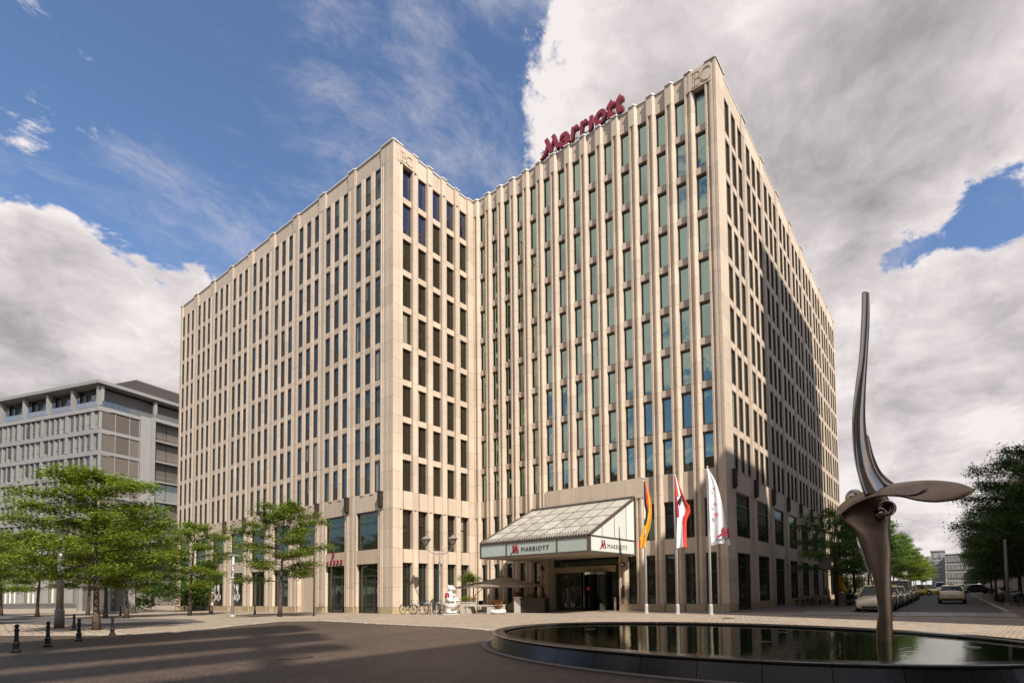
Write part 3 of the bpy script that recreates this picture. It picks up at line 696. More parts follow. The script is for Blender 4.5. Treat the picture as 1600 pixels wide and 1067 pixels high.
# ------------------------------------------------------------------ entrance canopy
X0, X1, YF, YW, ZC0, ZC1, ZCT = -28.65, -18.82, 26.77, HY - .02, 3.96, 5.03, 8.12
cano = bpy.data.objects.new('canopy', None); col.objects.link(cano); cano.parent = hotel; cano.location = Vector((X0, YF, 0)) - HOFF
LC = X1 - X0; DC = YW - YF
CF_ = M['canopyframe']
b = MB()
b.box(0, 0, ZC0 - .02, LC, .12, ZC0 + .09); b.box(0, 0, ZC1 - .12, LC, .14, ZC1); b.box(0, 0, ZC0 + .09, .12, .12, ZC1 - .12); b.box(LC - .16, 0, ZC0 + .09, LC, .16, ZC1 - .12)
for x in (2.62, 7.15): b.box(x, .01, ZC0 + .09, x + .05, .11, ZC1 - .12)
for xs in (0, LC - .12):
    b.box(xs, .12, ZC0 - .02, xs + .12, DC, ZC0 + .09); b.box(xs + .002, .14, ZC1 - .06, xs + .118, DC, ZC1 + .02); b.box(xs, DC - .12, ZC0 + .09, xs + .12, DC, ZCT)
    b.add([(xs, 0, ZC1 - .1), (xs + .12, 0, ZC1 - .1), (xs + .12, DC, ZCT - .1), (xs, DC, ZCT - .1), (xs, 0, ZC1 + .1), (xs + .12, 0, ZC1 + .1), (xs + .12, DC, ZCT + .1), (xs, DC, ZCT + .1)], [(0, 3, 2, 1), (4, 5, 6, 7), (0, 1, 5, 4), (1, 2, 6, 5), (2, 3, 7, 6), (3, 0, 4, 7)])
    for y in (1.45, 2.95, 4.5):
        zt = ZC1 + (ZCT - ZC1) * y / DC - .08; b.box(xs + .03, y, ZC1, xs + .09, y + .05, zt)
b.box(0, DC - .1, ZCT - .02, LC, DC, ZCT + .14)
b.build('canopy_frame', CF_, cano)
def slope(x, y, dz=0): return (x, y, ZC1 + (ZCT - ZC1) * y / DC + dz)
NCX, NCY = 7, 4
for j in range(NCY):
    for i in range(NCX):
        xa, xb = .14 + (LC - .28) * i / NCX + .03, .14 + (LC - .28) * (i + 1) / NCX - .03; ya, yb = .1 + (DC - .22) * j / NCY + .03, .1 + (DC - .22) * (j + 1) / NCY - .03
        me = MB().add([slope(xa, ya), slope(xb, ya), slope(xb, yb), slope(xa, yb), slope(xa, ya, .04), slope(xb, ya, .04), slope(xb, yb, .04), slope(xa, yb, .04)], [(0, 3, 2, 1), (4, 5, 6, 7), (0, 1, 5, 4), (1, 2, 6, 5), (2, 3, 7, 6), (3, 0, 4, 7)]).mesh('roof_pane', M['roofglass'])
        link('roof_pane', me, cano)
b = MB()
for i in range(1, NCX): x = .14 + (LC - .28) * i / NCX; b.add([slope(x - .03, .1, -.04), slope(x + .03, .1, -.04), slope(x + .03, DC - .1, -.04), slope(x - .03, DC - .1, -.04), slope(x - .03, .1, .06), slope(x + .03, .1, .06), slope(x + .03, DC - .1, .06), slope(x - .03, DC - .1, .06)], [(0, 3, 2, 1), (4, 5, 6, 7), (0, 1, 5, 4), (1, 2, 6, 5), (2, 3, 7, 6), (3, 0, 4, 7)])
for j in range(1, NCY): y = .1 + (DC - .22) * j / NCY; b.add([slope(.12, y - .03, -.03), slope(LC - .12, y - .03, -.03), slope(LC - .12, y + .03, -.03), slope(.12, y + .03, -.03), slope(.12, y - .03, .055), slope(LC - .12, y - .03, .055), slope(LC - .12, y + .03, .055), slope(.12, y + .03, .055)], [(0, 3, 2, 1), (4, 5, 6, 7), (0, 1, 5, 4), (1, 2, 6, 5), (2, 3, 7, 6), (3, 0, 4, 7)])
b.build('glazing_bar', CF_, cano)
b = MB(); n = 44
for i in range(n):
    x = .1 + (LC - .2) * (i + .5) / n; b.tube([(x - .10, -.02, ZC1 + .0), (x, .12, ZC1 + .33), (x + .10, -.02, ZC1 + .0)], .032, 4)
b.build('edge_trim', CF_, cano)
for xa, xb in ((.14, 2.60), (2.69, 7.13), (7.22, LC - .18)): MB().box(xa, .05, ZC0 + .1, xb, .08, ZC1 - .13).build('fascia_glass', M['frost'], cano)
for xs in (.04, LC - .07):
    MB().box(xs, .18, ZC0 + .1, xs + .03, DC - .14, ZC1 - .07).build('fascia_glass', M['sidefrost'], cano)
    ys = [.2, 1.45, 2.95, 4.5, DC - .12]
    for a, c in zip(ys[:-1], ys[1:]):
        a2, c2 = a + .06, c; za = ZC1 + (ZCT - ZC1) * a2 / DC - .12; zc = ZC1 + (ZCT - ZC1) * c2 / DC - .12
        if za < ZC1 + .03: za = ZC1 + .03
        MB().add([(xs, a2, ZC1 + .02), (xs, c2, ZC1 + .02), (xs, c2, zc), (xs, a2, za), (xs + .03, a2, ZC1 + .02), (xs + .03, c2, ZC1 + .02), (xs + .03, c2, zc), (xs + .03, a2, za)], [(0, 3, 2, 1), (4, 5, 6, 7), (0, 1, 5, 4), (1, 2, 6, 5), (2, 3, 7, 6), (3, 0, 4, 7)]).build('side_pane', M['sidefrost'], cano)
slm = MB().box(0, 0, 0, LC - .26, .17, .03).mesh('soffit_slat', mat('soffit', (.46, .40, .32), .5))
for i in range(27): link('soffit_slat', slm, cano, (.13, .14 + i * .204, ZC0 + .0))
def onfront(me, x, z, nm): link(nm, me, cano, (x - X0, .03, z), rot=UPR)
blk = mat('black_lettering', (.02, .02, .02), .5)
link('logo', logo_mesh(.60, .02, [M['red']]), cano, (-25.55 - X0, .03, 4.18), rot=UPR)
link('lettering', text_mesh('MARRIOTT', .44, .015, blk, offset=-.008, space=1.2), cano, (-24.62 - X0, .035, 4.28), rot=UPR)
link('logo', logo_mesh(.62, .02, [M['red']]), cano, (LC - .035, 27.95 - YF, 4.2), rot=UPX)
link('lettering', text_mesh('MARRIOTT', .45, .015, blk, offset=-.008, space=1.22), cano, (LC - .03, 28.82 - YF, 4.28), rot=UPX)

# entrance hall
def hp(name, m, *bx): return MB().box(*bx).build(name, m, hotel) if False else link(name, MB().box(bx[0] - XI, bx[1] - HY, bx[2], bx[3] - XI, bx[4] - HY, bx[5]).mesh(name, m), hotel)
ENL, ENR = -27.19, -20.28
hp('hall_wall', M['stone'], ENL - .3, HY + .5, 0, ENL, HY + 4.1, 4.66); hp('hall_wall', M['bronze'], ENR, HY + .5, 0, ENR + .3, HY + 4.1, 4.66)
hp('hall_ceiling', M['bronze'], ENL - .3, HY - .15, 4.66, ENR + .3, HY + 4.1, 4.98)
hp('door_header', mat('beige_header', (.42, .33, .23), .6), ENL, HY + 1.0, 2.95, ENR - .9, HY + 1.25, 3.42)
hp('transom_glass', M['paneshop'], ENL, HY + 1.05, 3.42, ENR, HY + 1.10, 4.66)
for i in range(4):
    x = ENL + .25 + i * .62
    b = MB(); b.box(x - XI, 1.08, 0, x + .05 - XI, 1.16, 2.9); b.box(x + .55 - XI, 1.08, 0, x + .6 - XI, 1.16, 2.9); b.box(x + .05 - XI, 1.08, 2.8, x + .55 - XI, 1.16, 2.9); b.box(x + .05 - XI, 1.08, 0, x + .55 - XI, 1.16, .1)
    o = b.build('door', M['frame'], hotel); MB().box(x + .05 - XI, 1.10, .1, x + .55 - XI, 1.12, 2.8).build('pane', M['paneshop'], o); MB().tube([(x + .12 - XI, 1.03, .9), (x + .12 - XI, 1.03, 1.4)], .018, 5).build('door_handle', M['chrome'], o)
rc = (-22.95 - XI, 1.35)
b = MB()
b.lathe([(1.25, 2.72), (1.28, 2.74), (1.28, 2.94), (0.1, 2.94)], 28, (rc[0], rc[1], 0)); b.lathe([(1.27, 0), (1.27, .03), (.1, .03)], 28, (rc[0], rc[1], 0))
for a_ in range(4): th = radians(30 + 90 * a_); b.tube([(rc[0] + 1.2 * cos(th), rc[1] + 1.2 * sin(th), 0), (rc[0] + 1.2 * cos(th), rc[1] + 1.2 * sin(th), 2.75)], .03, 5)
o = b.build('revolving_door', M['chrome'], hotel)
for k in (0, 2):
    pr = [];
    for i in range(8): th = radians(35 + 90 * k + i * 80 / 7 + 90); pr.append((rc[0] + 1.2 * cos(th), rc[1] + 1.2 * sin(th)))
    bb = MB()
    for i in range(7): bb.add([(*pr[i], .03), (*pr[i + 1], .03), (*pr[i + 1], 2.72), (*pr[i], 2.72)], [(0, 1, 2, 3)])
    bb.build('curved_glass', M['paneshop'], o)
for k in range(3):
    th = radians(20 + 120 * k); MB().box(0, -.01, .05, 1.15, .01, 2.7).build('door_wing', M['paneshop'], o); w_ = o.children[-1]; w_.location = (rc[0], rc[1], 0); w_.rotation_euler = (0, 0, th)
MB().box(rc[0] - .32, .10, 1.55, rc[0] - .05, .12, 1.80).build('red_notice', mat('red_notice', (.6, .02, .03), .5), hotel)
for x in (-21.55, -20.9): hp('side_light', M['frame'], x, HY + 1.06, 0, x + .05, HY + 1.14, 2.95)
hp('side_glass', M['paneshop'], -21.6, HY + 1.09, 0, ENR, HY + 1.11, 3.42)
hp('ash_column', M['chrome'], -20.95, HY + .3, 0, -20.75, HY + .5, 1.0)
for x in (-27.62, -20.02):
    hp('menu_case', M['bronze'], x, HY - .05, .95, x + .2, HY + .0, 1.85)
    o = hp('wall_light', M['bronze'], x - .03, HY - .14, 3.2, x + .25, HY + .0, 3.5)
MB().box(-19.97 - XI, -.15, 3.28, -19.82 - XI, -.142, 3.42).build('light_glass', M['white'], hotel)
hp('entrance_mat', M['rubber'], -26.5, HY - .3, .006, -21.3, HY + 1.0, .02)

# ------------------------------------------------------------------ fountain
FC = Vector((-5.21, 12.63)); FA, FB, FR = 7.2, 4.05, radians(-9.9)
def ell(t, k=0.0, s=1.0):
    a, b_ = (FA * s + k), (FB * s + k); x, y = a * cos(t), b_ * sin(t)
    return (FC.x + x * cos(FR) - y * sin(FR), FC.y + x * sin(FR) + y * cos(FR))
M['granite'] = mat('black_granite', (.012, .009, .008), .22, nscale=9, namp=.35, rnd=.2, spec=.35)
M['granitetop'] = mat('polished_granite_rim', (.035, .030, .028), .16, nscale=9, namp=.25, rnd=.12, spec=.6)
M['basin'] = mat('basin_floor', (.045, .055, .02), .7, nscale=1.5, namp=.3)
ft = thing('fountain', 'low oval fountain basin of polished black granite in the right foreground', 'fountain', (FC.x, FC.y, 0))
fo = Vector((FC.x, FC.y, 0))
NP = 40
for i in range(NP):
    t0, t1 = 2 * pi * i / NP, 2 * pi * (i + 1) / NP; g_ = .0009
    ts = [t0 + g_ + (t1 - t0 - 2 * g_) * k / 4 for k in range(5)]
    rings = []
    for t in ts:
        po = [(.20, 0.0), (.20, .02), (.08, .325), (-.05, .325), (-.10, 0)]
        rings.append([Vector((*ell(t, k), z)) - fo for k, z in po])
    MB().loft(rings).build('granite_panel', M['granite'], ft)
    rings = []
    for t in ts:
        po = [(.13, .327), (.14, .36), (.10, .375), (-.20, .375), (-.24, .355), (-.24, .327)]
        rings.append([Vector((*ell(t, k), z)) - fo for k, z in po])
    MB().loft(rings).build('rim_stone', M['granitetop'], ft)
b = MB(); n = 96; b.add([Vector((*ell(2 * pi * i / n, -.05), .03)) - fo for i in range(n)], [tuple(range(n))]); b.build('basin_floor', M['basin'], ft, fix=False)
b = MB(); rg = []
for i in range(n + 1):
    t = 2 * pi * i / n; rg.append([Vector((*ell(t, k), z)) - fo for k, z in ((.46, .006), (.46, .030), (.40, .040), (.28, .03), (.24, .006))])
b.loft(rg, cap=False).build('drain_ring', M['kerbdark'], ft)
for (x, y) in ((-9.6, 13.6), (-3.6, 11.9), (.3, 12.4), (-3.9, 14.6)):
    o = MB().lathe([(.16, 0), (.17, .006), (.15, .012), (.05, .012)], 18).build('nozzle_disc', M['granite'], ft); o.location = Vector((x, y, .306)) - fo
wm = bpy.data.materials.new('pool_water'); wm.use_nodes = True; t = wm.node_tree; t.nodes.clear()
out = t.nodes.new('ShaderNodeOutputMaterial'); g1 = t.nodes.new('ShaderNodeBsdfGlossy'); g1.inputs['Roughness'].default_value = .015; g1.inputs['Color'].default_value = (.86, .88, .80, 1)
d1 = t.nodes.new('ShaderNodeBsdfDiffuse'); d1.inputs['Color'].default_value = (.007, .010, .003, 1)
geo = t.nodes.new('ShaderNodeNewGeometry')
na = t.nodes.new('ShaderNodeTexNoise'); na.inputs['Scale'].default_value = 5.5; na.inputs['Detail'].default_value = 3; t.links.new(geo.outputs['Position'], na.inputs['Vector'])
nb = t.nodes.new('ShaderNodeTexNoise'); nb.inputs['Scale'].default_value = .45; nb.inputs['Detail'].default_value = 2; t.links.new(geo.outputs['Position'], nb.inputs['Vector'])
mm_ = t.nodes.new('ShaderNodeMath'); mm_.operation = 'MULTIPLY'; t.links.new(na.outputs['Fac'], mm_.inputs[0]); t.links.new(nb.outputs['Fac'], mm_.inputs[1])
bp = t.nodes.new('ShaderNodeBump'); bp.inputs['Strength'].default_value = .7; bp.inputs['Distance'].default_value = .009; t.links.new(mm_.outputs[0], bp.inputs['Height'])
t.links.new(bp.outputs[0], g1.inputs['Normal'])
fr = t.nodes.new('ShaderNodeFresnel'); fr.inputs['IOR'].default_value = 1.55; t.links.new(bp.outputs[0], fr.inputs['Normal'])
ms = t.nodes.new('ShaderNodeMixShader'); t.links.new(fr.outputs[0], ms.inputs[0]); t.links.new(d1.outputs[0], ms.inputs[1]); t.links.new(g1.outputs[0], ms.inputs[2]); t.links.new(ms.outputs[0], out.inputs[0])
b = MB(); b.add([(*ell(2 * pi * i / n, -.15), .31) for i in range(n)], [tuple(range(n))]); b.build('water', wm, kind='structure', fix=False)

# ------------------------------------------------------------------ sculpture
SB = Vector((-1.246, 12.843, 0)); RR = Vector((.995, .097, 0)); DD = Vector((-.097, .995, 0))
M['steelbrush'] = mat('brushed_steel', (.27, .19, .125), .36, metal=1.0, nscale=3.5, namp=.22, bump=.25, bscale=3, streak=.2)  # reflection of the shaded street put into the brown metal colour
M['mirror'] = mat('mirror_steel', (.38, .32, .26), .07, metal=1.0)  # brownish facade reflection put into the steel colour
scu = thing('sculpture', 'tall twisted steel ribbon sculpture with a mirror sphere rising from the fountain', 'sculpture', (SB.x, SB.y, .05))
def sp_(a, z, d=0.0): return RR * a + DD * d + Vector((0, 0, z - .05))
def cr(P, n):                                    # Catmull-Rom through tuples
    out = []; P = [P[0]] + list(P) + [P[-1]]
    for i in range(1, len(P) - 2):
        for k in range(n):
            t = k / n; out.append(tuple(.5 * ((2 * b1) + (-a1 + c1) * t + (2 * a1 - 5 * b1 + 4 * c1 - d1) * t * t + (-a1 + 3 * b1 - 3 * c1 + d1) * t ** 3) for a1, b1, c1, d1 in zip(P[i - 1], P[i], P[i + 1], P[i + 2])))
    out.append(tuple(P[-2])); return out
def ribbon(secs, n, thick, name, m, parent, seg=14):
    """secs: (La, Lz, Ld, Ra, Rz, Rd): the two edges; lens-shaped section between them"""
    rings = []
    S2 = cr(secs, n)
    for i, s_ in enumerate(S2):
        A = sp_(s_[0], s_[1], s_[2]); B = sp_(s_[3], s_[4], s_[5]); c = (A + B) / 2; w = (B - A) / 2
        s0_, s1_ = S2[max(0, i - 1)], S2[min(len(S2) - 1, i + 1)]
        tan_ = (sp_((s1_[0] + s1_[3]) / 2, (s1_[1] + s1_[4]) / 2, (s1_[2] + s1_[5]) / 2) - sp_((s0_[0] + s0_[3]) / 2, (s0_[1] + s0_[4]) / 2, (s0_[2] + s0_[5]) / 2))
        nr = w.cross(tan_); nr = nr.normalized() if nr.length > 1e-6 else DD
        th = min(thick, w.length * .9)
        rings.append([c + w * cos(2 * pi * k / seg) + nr * th * sin(2 * pi * k / seg) * (1 if abs(sin(2 * pi * k / seg)) < 2 else 1) for k in range(seg)])
    return MB().loft(rings).build(name, m, parent, smooth=True)
# lower blade: rises from the water, widens, leans left, then folds over into the wing
ribbon([(-.17, .05, -.10, .17, .05, .10), (-.15, .6, -.10, .17, .6, .10), (-.10, 1.05, -.08, .17, 1.05, .12), (-.19, 1.74, -.05, .18, 1.74, .14), (-.33, 2.31, -.02, .20, 2.28, .18), (-.48, 2.72, .0, .18, 2.66, .24), (-.70, 2.96, .02, .20, 2.92, .34), (-.82, 3.18, .04, .24, 3.22, .44), (-.80, 3.36, .10, .20, 3.48, .46), (-.64, 3.48, .22, .12, 3.60, .44)], 7, .07, 'lower_blade', M['steelbrush'], scu)
ribbon([(-.82, 3.20, .0, -.80, 3.34, .10), (-.74, 3.14, -.20, -.66, 3.50, .26), (-.50, 3.30, -.30, -.36, 3.63, .26), (-.10, 3.44, -.28, .02, 3.73, .22), (.33, 3.42, -.24, .45, 3.775, .18), (.72, 3.28, -.26, .88, 3.77, .12), (1.06, 3.22, -.24, 1.20, 3.72, .10), (1.40, 3.25, -.18, 1.50, 3.63, .08), (1.62, 3.34, -.10, 1.67, 3.51, .04), (1.73, 3.43, -.02, 1.73, 3.44, .02)], 7, .06, 'wing_blade', M['steelbrush'], scu)
ribbon([(.30, 3.46, -.24, .30, 3.48, -.22), (.45, 3.42, -.255, .47, 3.53, -.20), (.68, 3.42, -.255, .70, 3.58, -.18), (.86, 3.50, -.20, .88, 3.57, -.17), (.92, 3.54, -.18, .92, 3.55, -.17)], 6, .012, 'wing_recess', M['steelbrush'], scu)
ribbon([(-.172, 8.11, -.03, -.03, 8.06, .03), (-.20, 7.5, -.05, -.05, 7.46, .05), (-.27, 6.64, -.08, -.125, 6.61, .06), (-.38, 5.93, -.10, -.19, 5.78, .08), (-.455, 5.35, -.12, -.21, 5.17, .10), (-.47, 4.77, -.14, -.16, 4.62, .14), (-.43, 4.20, -.18, -.02, 4.13, .18), (-.34, 3.72, -.24, .22, 3.74, .22), (-.28, 3.50, -.26, .36, 3.60, .24)], 8, .075, 'upper_horn', M['mirror'], scu)
ribbon([(-.22, 4.9, .06, -.16, 4.9, .14), (-.16, 4.45, .04, -.06, 4.40, .20), (-.05, 4.05, .02, .10, 4.02, .26), (.10, 3.72, .02, .40, 3.72, .28)], 8, .03, 'horn_tail', M['mirror'], scu)
MB().tube([sp_(-.47, 2.62, .02), sp_(-.40, 2.36, .0), sp_(-.31, 2.06, .0), sp_(-.22, 1.72, .0), sp_(-.19, 1.5, .0)], [.012, .03, .028, .02, .008], 8).build('bright_edge', M['chrome'], scu, smooth=True)
MB().ball(sp_(-.51, 3.60, .62), .20, 32, 20).build('mirror_sphere', M['mirror'], scu, smooth=True)
# looped ring and short blade behind the wing
rings = []
for i in range(29):
    a_ = 2 * pi * i / 28; c = sp_(.14 + .15 * cos(a_), 3.25 + .15 * sin(a_), .30 + .10 * sin(a_)); rad = (RR * cos(a_) + Vector((0, 0, sin(a_))))
    rings.append([c + rad * .055 * cos(2 * pi * k / 12) + DD * .11 * sin(2 * pi * k / 12) for k in range(12)])
MB().loft(rings, cap=False).build('loop', M['mirror'], scu, smooth=True)
MB().ball(sp_(.03, 3.12, .22), .15, 24, 14).build('mirror_knuckle', M['mirror'], scu, smooth=True)
ribbon([(-.10, 3.20, .30, .12, 3.18, .38), (-.05, 2.93, .24, .185, 2.90, .40), (.02, 2.60, .22, .20, 2.55, .34), (.10, 2.25, .20, .185, 2.2, .26), (.14, 1.95, .18, .16, 1.95, .20)], 6, .04, 'rear_blade', M['mirror'], scu)
# ------------------------------------------------------------------ grey office building on the left
OB = Vector((-119.15, 26.15, 0)); OA = radians(16.31)
M['alu'] = mat('grey_aluminium', (.28, .268, .252), .5, metal=.2, nscale=.6, namp=.07, rnd=.06)
M['aludark'] = mat('dark_grey_panel', (.16, .14, .12), .6, metal=.2, nscale=.8, namp=.1, rnd=.12)  # darker grey panels with slight random tone
M['blind'] = mat('grey_brown_blind', (.15, .125, .10), .5, metal=.35, nscale=1.5, namp=.06, rnd=.22)
M['penthouse'] = mat('dark_metal_cladding', (.055, .045, .04), .6)
ob = thing('office_building', 'grey metal office block with banded windows behind the trees on the left', 'building', OB, OA)
def ob_(name, m, *bx): return MB().box(*bx).build(name, m, ob)
SL = [38.45, 34.1, 30.25, 26.55, 22.85, 19.15, 15.45, 11.75, 8.05]   # slab tops
LW, DW = 62, 34
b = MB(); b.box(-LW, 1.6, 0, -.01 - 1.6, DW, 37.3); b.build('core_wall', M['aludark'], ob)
ob_('roof_slab', M['alu'], -LW, -.5, 37.85, .5, DW, 38.4)
ob_('penthouse', M['penthouse'], -LW + 4, 7, 38.45, -3.0, DW - 4, 41.6)
for z in SL[1:]: ob_('floor_band', M['alu'], -LW, -.04, z - .80, .0, 1.59, z - .1)
for z in SL[1:]:
    ob_('floor_band', M['alu'], -1.59, .06, z - .62, .02, 6.1, z - .02)
BAY = 6.62
win_me = {}
fin = MB().box(-.06, .0, 0, .06, .34, 2.83).mesh('fin', M['alu'])
colm = MB().box(-.28, -.06, 0, .28, 1.2, 2.86).mesh('column', M['alu'])
pn = MB().add([(0, 0, 0), (1.2, 0, 0), (1.2, 0, 2.83), (0, 0, 2.83)], [(0, 1, 2, 3)]).mesh('pane', M['paneoff'], fix=False)
wf = MB().box(0, -.03, 0, .05, .05, 2.83).box(1.15, -.03, 0, 1.2, .05, 2.83).box(.05, -.03, .95, 1.15, .04, 1.0).box(.05, -.03, 0, 1.15, .05, .06).box(.05, -.03, 2.77, 1.15, .05, 2.83).mesh('window', M['alu'])
bl = MB().box(0.04, -.10, 0, 1.16, -.07, 2.0).mesh('blind', M['penthouse'])
for r in range(1, 8):
    zb = SL[r + 1]
    for k in range(7):
        xr = -1.75 - k * BAY
        link('column', colm, ob, (xr - .0, 0, zb))
        for j in range(4):
            xa = xr - .42 - (j + 1) * 1.45 + .12
            if xa < -46: continue
            o = link('window', wf, ob, (xa, .24, zb)); link('pane', pn, o, (0, .04, 0))
            if random.random() < .22: q = link('blind', bl, o, (0, 0, .83 if random.random() < .5 else .4))
            if j < 3: link('fin', fin, ob, (xa - .13, .02, zb))
    o = link('window', wf, ob, (-1.28, .24, zb)); link('pane', pn, o, (0, .04, 0))
    ob_('corner_post', M['alu'], -.12, -.02, zb, .04, .35, zb + 2.86)
# top floor loggia
for k in range(8):
    ob_('column', M['alu'], -.9 - k * BAY, .0, 34.1, -.35 - k * BAY, .55, 37.6)
    MB().box(-.35 - k * BAY - 5.9, 1.3, 34.2, -.5 - k * BAY - .45, 1.36, 37.5).build('glazing', M['paneoff'], ob)
    MB().box(-.3 - k * BAY - 6.0, .02, 34.1, -.3 - k * BAY - .1, .05, 35.0).build('balcony_glass', mat('balcony_glass', (.25, .27, .28), .15, metal=.5) if k == 0 else bpy.data.materials['balcony_glass'], ob)
# right flank: blinds, metal shaft and glazed bay
for r in range(1, 8):
    zb = SL[r + 1]
    ys = [.25, 2.35, 4.45, 5.95]
    for a, c in zip(ys[:-1], ys[1:]):
        ob_('blind_panel', M['blind'], -.25, a + .05, zb + .05, -.12, c - .05, zb + 3.0)
        ob_('mullion', M['alu'], -.2, c - .05, zb, .0, c + .04, zb + 3.05)
ob_('metal_shaft', M['alu'], -1.6, 6.1, 8, .05, 7.7, 34.3)
ob_('metal_pier', M['alu'], -1.6, 7.7, 0, .35, 8.3, 34.5)
ob_('floor_band', M['alu'], -1.6, 8.3, 33.9, .35, DW, 34.5)
for r in range(1, 9):
    zb = SL[r] - 3.7 + .0
    ob_('floor_band', M['alu'], -1.6, 8.3, zb - .12, .15, DW, zb + .12)
    for j in range(3):
        y = 8.35 + j * 2.6
        o = ob_('glazed_panel', M['blind'] if r < 4 or (r + j) % 3 == 0 else M['paneoff'], -.9, y, zb + .15, -.85, y + 2.5, zb + 3.5)
        ob_('balustrade', M['alu'], -.02, y, zb + .85, .02, y + 2.55, zb + .9)
for y in (.2, 8.3): ob_('column', M['alu'], -.5, y, 34.3, -.05, y + .45, 37.6)
ob_('glazed_panel', M['blind'], -1.7, .6, 34.2, -1.62, 8.2, 37.5); ob_('glazed_panel', M['blind'], -1.7, 8.9, 34.4, -1.62, DW, 37.5)
ob_('balustrade', M['paneoff'], -.08, .4, 34.15, -.04, 8.2, 35.1); ob_('balustrade', M['paneoff'], .20, 8.4, 34.5, .24, DW, 35.4)
# ground floor glazing with white mullions and a stepped plinth
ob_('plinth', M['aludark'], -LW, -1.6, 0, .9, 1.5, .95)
for i in range(5): ob_('plinth_step', M['alu'], -LW, -1.75 - .02 * i, .02 + i * .19, .95, -1.62, .10 + i * .19)
ob_('shopfront', M['paneoff'], -LW, .9, .95, -.4, 1.0, 7.2)
for i in range(44): ob_('white_mullion', M['white'], -.6 - i * 1.32, .74, .95, -.5 - i * 1.32, .88, 3.6 if i % 5 else 7.1)
for i in range(8): ob_('column', M['alu'], -.9 - i * BAY, -.06, .95, -.2 - i * BAY, .7, 7.2)

# ------------------------------------------------------------------ buildings of the street and square (plain facades)
def block(name, label, x0, y0, x1, y1, h, floors, wallm, winm, face, step=3.2, ww=1.5, rz=0.0, group=None, roof=None, g0=4.2):
    """face: string of '+x' '-x' '-y' faces that get windows"""
    cx_, cy_ = (x0 + x1) / 2, (y0 + y1) / 2
    t = thing(name, label, 'building', (cx_, cy_, 0), rz, group)
    hx, hy = (x1 - x0) / 2, (y1 - y0) / 2
    b = MB(); b.box(-hx, -hy, 0, hx, hy, h); b.build('wall', wallm, t)
    b = MB(); b.box(-hx - .25, -hy - .25, h, hx + .25, hy + .25, h + .45); b.build('cornice', roof or wallm, t)
    fh = (h - g0 - .6) / max(1, floors - 1); b = MB(); fr = MB(); sillm = MB(); n = 0
    for fc in face:
        L = 2 * hy if fc in ('+x', '-x') else 2 * hx; m_ = int((L - 1) / step); off = (L - m_ * step) / 2 + (step - ww) / 2
        for i in range(m_):
            a = -L / 2 + off + i * step
            for k in range(floors):
                z0 = .8 if k == 0 else g0 + (k - 1) * fh + .9; z1 = (g0 - .6) if k == 0 else z0 + fh * .58
                def bx(B, a0, a1, zz0, zz1, d0, d1):
                    if fc == '-x': B.box(-hx - d1, a0, zz0, -hx - d0, a1, zz1)
                    elif fc == '+x': B.box(hx + d0, a0, zz0, hx + d1, a1, zz1)
                    elif fc == '-y': B.box(a0, -hy - d1, zz0, a1, -hy - d0, zz1)
                    else: B.box(a0, hy + d0, zz0, a1, hy + d1, zz1)
                bx(b, a, a + ww, z0, z1, .01, .03)
                bx(fr, a - .1, a, z0, z1, .0, .12); bx(fr, a + ww, a + ww + .1, z0, z1, .0, .12); bx(fr, a - .1, a + ww + .1, z1, z1 + .12, 0, .14); bx(fr, a + ww / 2 - .04, a + ww / 2 + .04, z0, z1, .03, .06)
                bx(sillm, a - .15, a + ww + .15, z0 - .12, z0, 0, .2)
    b.build('pane', winm, t, kind='stuff'); fr.build('window_frame', roof or M['white'], t, kind='stuff'); sillm.build('sill', wallm, t, kind='stuff')
    return t
sand = mat('sand_render', (.36, .31, .25), .85, nscale=.8, namp=.08); brick = mat('red_brown_brick', (.22, .115, .075), .85, nscale=2.0, namp=.12); cream = mat('cream_render', (.50, .45, .37), .85, nscale=.8, namp=.06)
greyr = mat('grey_render', (.26, .25, .24), .8, nscale=.8, namp=.07); whit = mat('white_render', (.58, .57, .54), .7, nscale=.8, namp=.04)
block('apartment_building', 'pale stone row behind the dark trees on the right side of the street', 9.2, 31.5, 24, 118, 19.0, 5, sand, M['paneoff'], ['-x', '-y'], roof=cream)
block('apartment_building', 'red brick row farther down the right side of the street', 9.2, 119, 24, 230, 17.0, 5, brick, M['paneoff'], ['-x'], roof=cream)
block('corner_building', 'tall corner block at the right of the square outside the view', 13, 19.5, 27, 31, 38.2, 11, sand, M['paneoff'], ['-x', '-y'], roof=cream)
block('tower', 'slender brown stone tower outside the view to the right', 28.5, 26.0, 38.5, 44, 75.0, 23, sand, M['paneoff'], ['-x', '-y'])
rbld = block('corner_building', 'tall block right of the viewer with an added open roof frame that bands the light, outside the view', 25, -28, 40, 3, 41.5, 12, sand, M['paneoff'], ['-x', '-y', '+y'], roof=cream)
for za, zb_ in ((45.5, 47.0), (49.5, 53.0), (55.5, 61.0)): MB().box(-7.5, -15.5, za, -6.5, 5.0, zb_).build('added_shade_beam', sand, rbld)  # unseen frame added on the roof; its gaps band the foreground light
for k_ in range(4): MB().box(-7.4, -15 + k_ * 5.95, 41.96, -6.6, -14.6 + k_ * 5.95, 61.0).build('added_shade_post', cream, rbld)
block('far_building', 'grey stone block closing the end of the street', -6.5, 262, -1.6, 290, 15.5, 5, greyr, M['paneoff'], ['-y', '-x'], step=1.7, ww=.9, g0=3.2)
block('far_building', 'white gridded block at the end of the street beside the dark trees', -1.2, 240, 7.5, 268, 13, 4, greyr, M['paneoff'], ['-y', '-x'], step=1.5, ww=1.0, roof=whit, g0=3.2)
block('far_building', 'low cream building behind the street trees past the hotel', -60, 125, -14, 150, 15, 4, cream, M['paneoff'], ['-y', '+x'])
